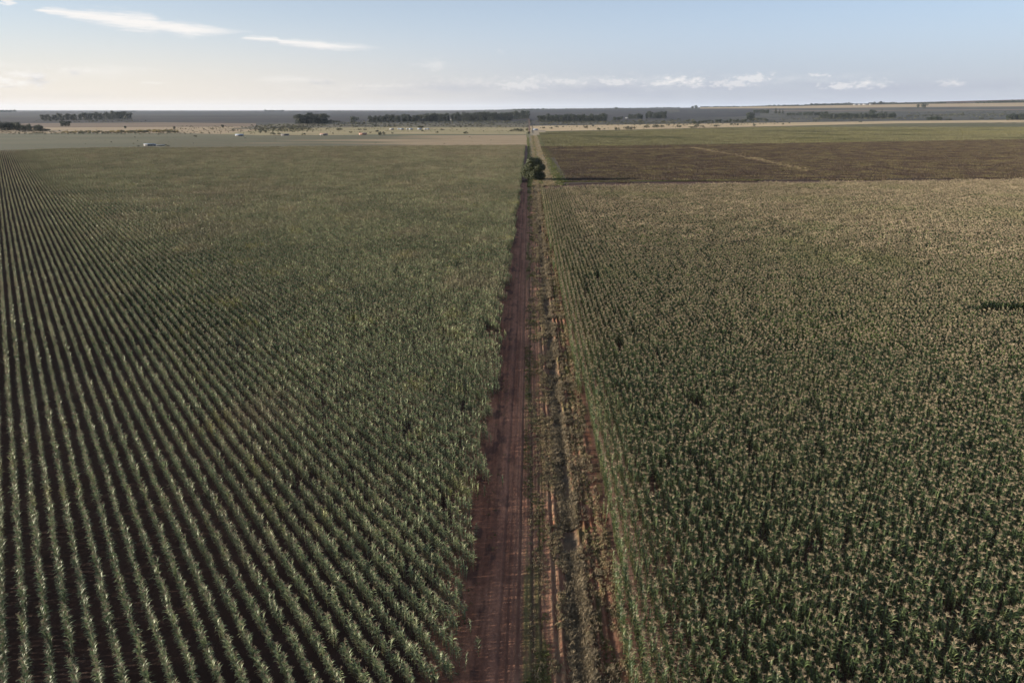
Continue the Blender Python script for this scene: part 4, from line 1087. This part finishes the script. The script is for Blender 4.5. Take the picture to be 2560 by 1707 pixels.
for i, (xx, w_) in enumerate(((979, 10), (997, 5), (1004, 9), (1018, 5), (1027, 9), (1049, 10), (1063, 7), (1070, 6))):
    building('cottage', xx, 325.5-(.4 if i % 2 else 0), w_, 3.8, ['leftmost white cottage in the row on pale grass', 'narrow second white cottage in the row', 'third cottage, wider, touching the narrow second one',
        'narrow fourth cottage in the middle of the row', 'fifth white cottage left of the dark bush', 'sixth cottage, first to the right of the dark bush', 'seventh white cottage near the right end of the row', 'rightmost small white cottage of the row'][i], M_WALLW, M_ROOFB if i % 3 else M_ROOFW, 'cottage', 'white cottages in a row')
building('farmhouse', 1130, 302.5, 14, 4, 'white-roofed farmhouse half hidden in the main windbreak', M_WALLW, M_ROOFW, 'house')
building('farm_shed', 1191, 302, 4, 3, 'tiny white shed under the main windbreak', M_WALLW, M_ROOFW, 'shed')
building('farm_shed', 1339, 327, 11, 4, 'blue-grey shed right beside the far track', M_WALLG, M_ROOFB, 'shed')
building('farm_shed', 1568, 297, 7, 3, 'pale-roofed shed between the two right windbreaks', M_WALLG, M_ROOFW, 'shed')
for i, (xx, w_) in enumerate(((2138, 8), (2150, 6), (2164, 12), (2177, 6))):
    building('farm_barn', xx, 263.8-.3*i, w_, 2.6, ['leftmost pale barn of the skyline farm on the right ridge', 'small second barn of the skyline farm', 'widest barn of the skyline farm on the right ridge', 'rightmost cream barn of the skyline farm'][i], M_WALLW, M_ROOFW, 'barn')
# white tanker trailer beside the grey shed
def trailer():
    p_ = G(402, 366); s = mpp(p_); Lg = 20*s; rr = 1.5*s*.9
    e = bpy.data.objects.new('tanker_trailer', None); col.objects.link(e); e.location = p_; e.rotation_euler = (0, 0, .25)
    g = Geo(); n = 12
    xs = [-.5, -.48, -.44, .44, .48, .5]; rs = [.2, .8, 1, 1, .8, .2]
    tube(g, [(x*Lg, 0, rr*1.7) for x in xs], [q*rr for q in rs], n); link('tank', g.mesh('tank', [M_ROOFW], True), e)
    g = Geo(); box(g, (-.46*Lg, -rr*.5, rr*.55), (.46*Lg, rr*.5, rr*.72)); link('chassis', g.mesh('chassis', [M_DOOR]), e)
    for sx in (-.36, -.26, .30, .40):
        for sy in (-1, 1):
            g = Geo(); tube(g, [(sx*Lg, sy*rr*.62-.15, rr*.34), (sx*Lg, sy*rr*.62+.15, rr*.34)], [rr*.36, rr*.36], 12)
            v_, f_, i_, h_ = g.packed()[0]; f2 = [[24, a, (a+1) % 12, (a+1) % 12] for a in range(12)]
            g.add([(sx*Lg, sy*rr*.62-.15*1.01, rr*.34)] + [tuple(q) for q in v_[:12]], [[0, a+1, (a+1) % 12+1, (a+1) % 12+1] for a in range(12)])
            g.add([(sx*Lg, sy*rr*.62+.15*1.01, rr*.34)] + [tuple(q) for q in v_[12:24]], [[0, a+1, (a+1) % 12+1, (a+1) % 12+1] for a in range(12)])
            link('wheel', g.mesh('wheel', [M_DOOR]), e)
    tag(e, 'long white tanker trailer parked right of the grey farm shed', 'trailer')
trailer()
put_tree('bush', 346, 366.5, 3.5, 'dark bush left of the grey farm shed', wide=1.8)
put_tree('bush', 421, 366.5, 4, 'dark bush right of the white tanker trailer', wide=1.8)
put_tree('bush', 414, 364, 4, 'smaller bush right behind the white tanker trailer', wide=1.4)
# ponds in the wetland
mw, nt = new_mat('pond_water'); pb = N(nt, 'ShaderNodeBsdfPrincipled'); pb.inputs['Base Color'].default_value = (.05, .06, .07, 1); pb.inputs['Roughness'].default_value = .08
geo_ = N(nt, 'ShaderNodeNewGeometry'); bb = N(nt, 'ShaderNodeBump'); bb.inputs['Distance'].default_value = .02; nt.links.new(NOISE(nt, geo_.outputs['Position'], .8), bb.inputs['Height']); nt.links.new(bb.outputs[0], pb.inputs['Normal'])
oo = N(nt, 'ShaderNodeOutputMaterial'); nt.links.new(pb.outputs[0], oo.inputs[0])
sheet('pond_water', [(194, 333.2), (214, 332.6)], [(195, 334.6), (215, 334.2)], mw, 8, 3)
sheet('pond_water', [(219, 332.8), (238, 332.2)], [(219, 334.0), (238, 333.4)], mw, 8, 3)

# ------------------------------------------------------------------ haze
HAZE = 1.7e-5
def haze():
    g = Geo(); box(g, (-25000, -900, -3), (25000, 25500, 175))
    m, nt = new_mat('haze_air')
    pv = N(nt, 'ShaderNodeVolumePrincipled'); pv.inputs['Color'].default_value = (.68, .81, 1.0, 1); pv.inputs['Density'].default_value = HAZE; pv.inputs['Anisotropy'].default_value = 0.0
    o = N(nt, 'ShaderNodeOutputMaterial'); nt.links.new(pv.outputs[0], o.inputs['Volume'])
    tag(link('haze', g.mesh('haze', [m])), kind='stuff')
if HAZE > 0: haze()
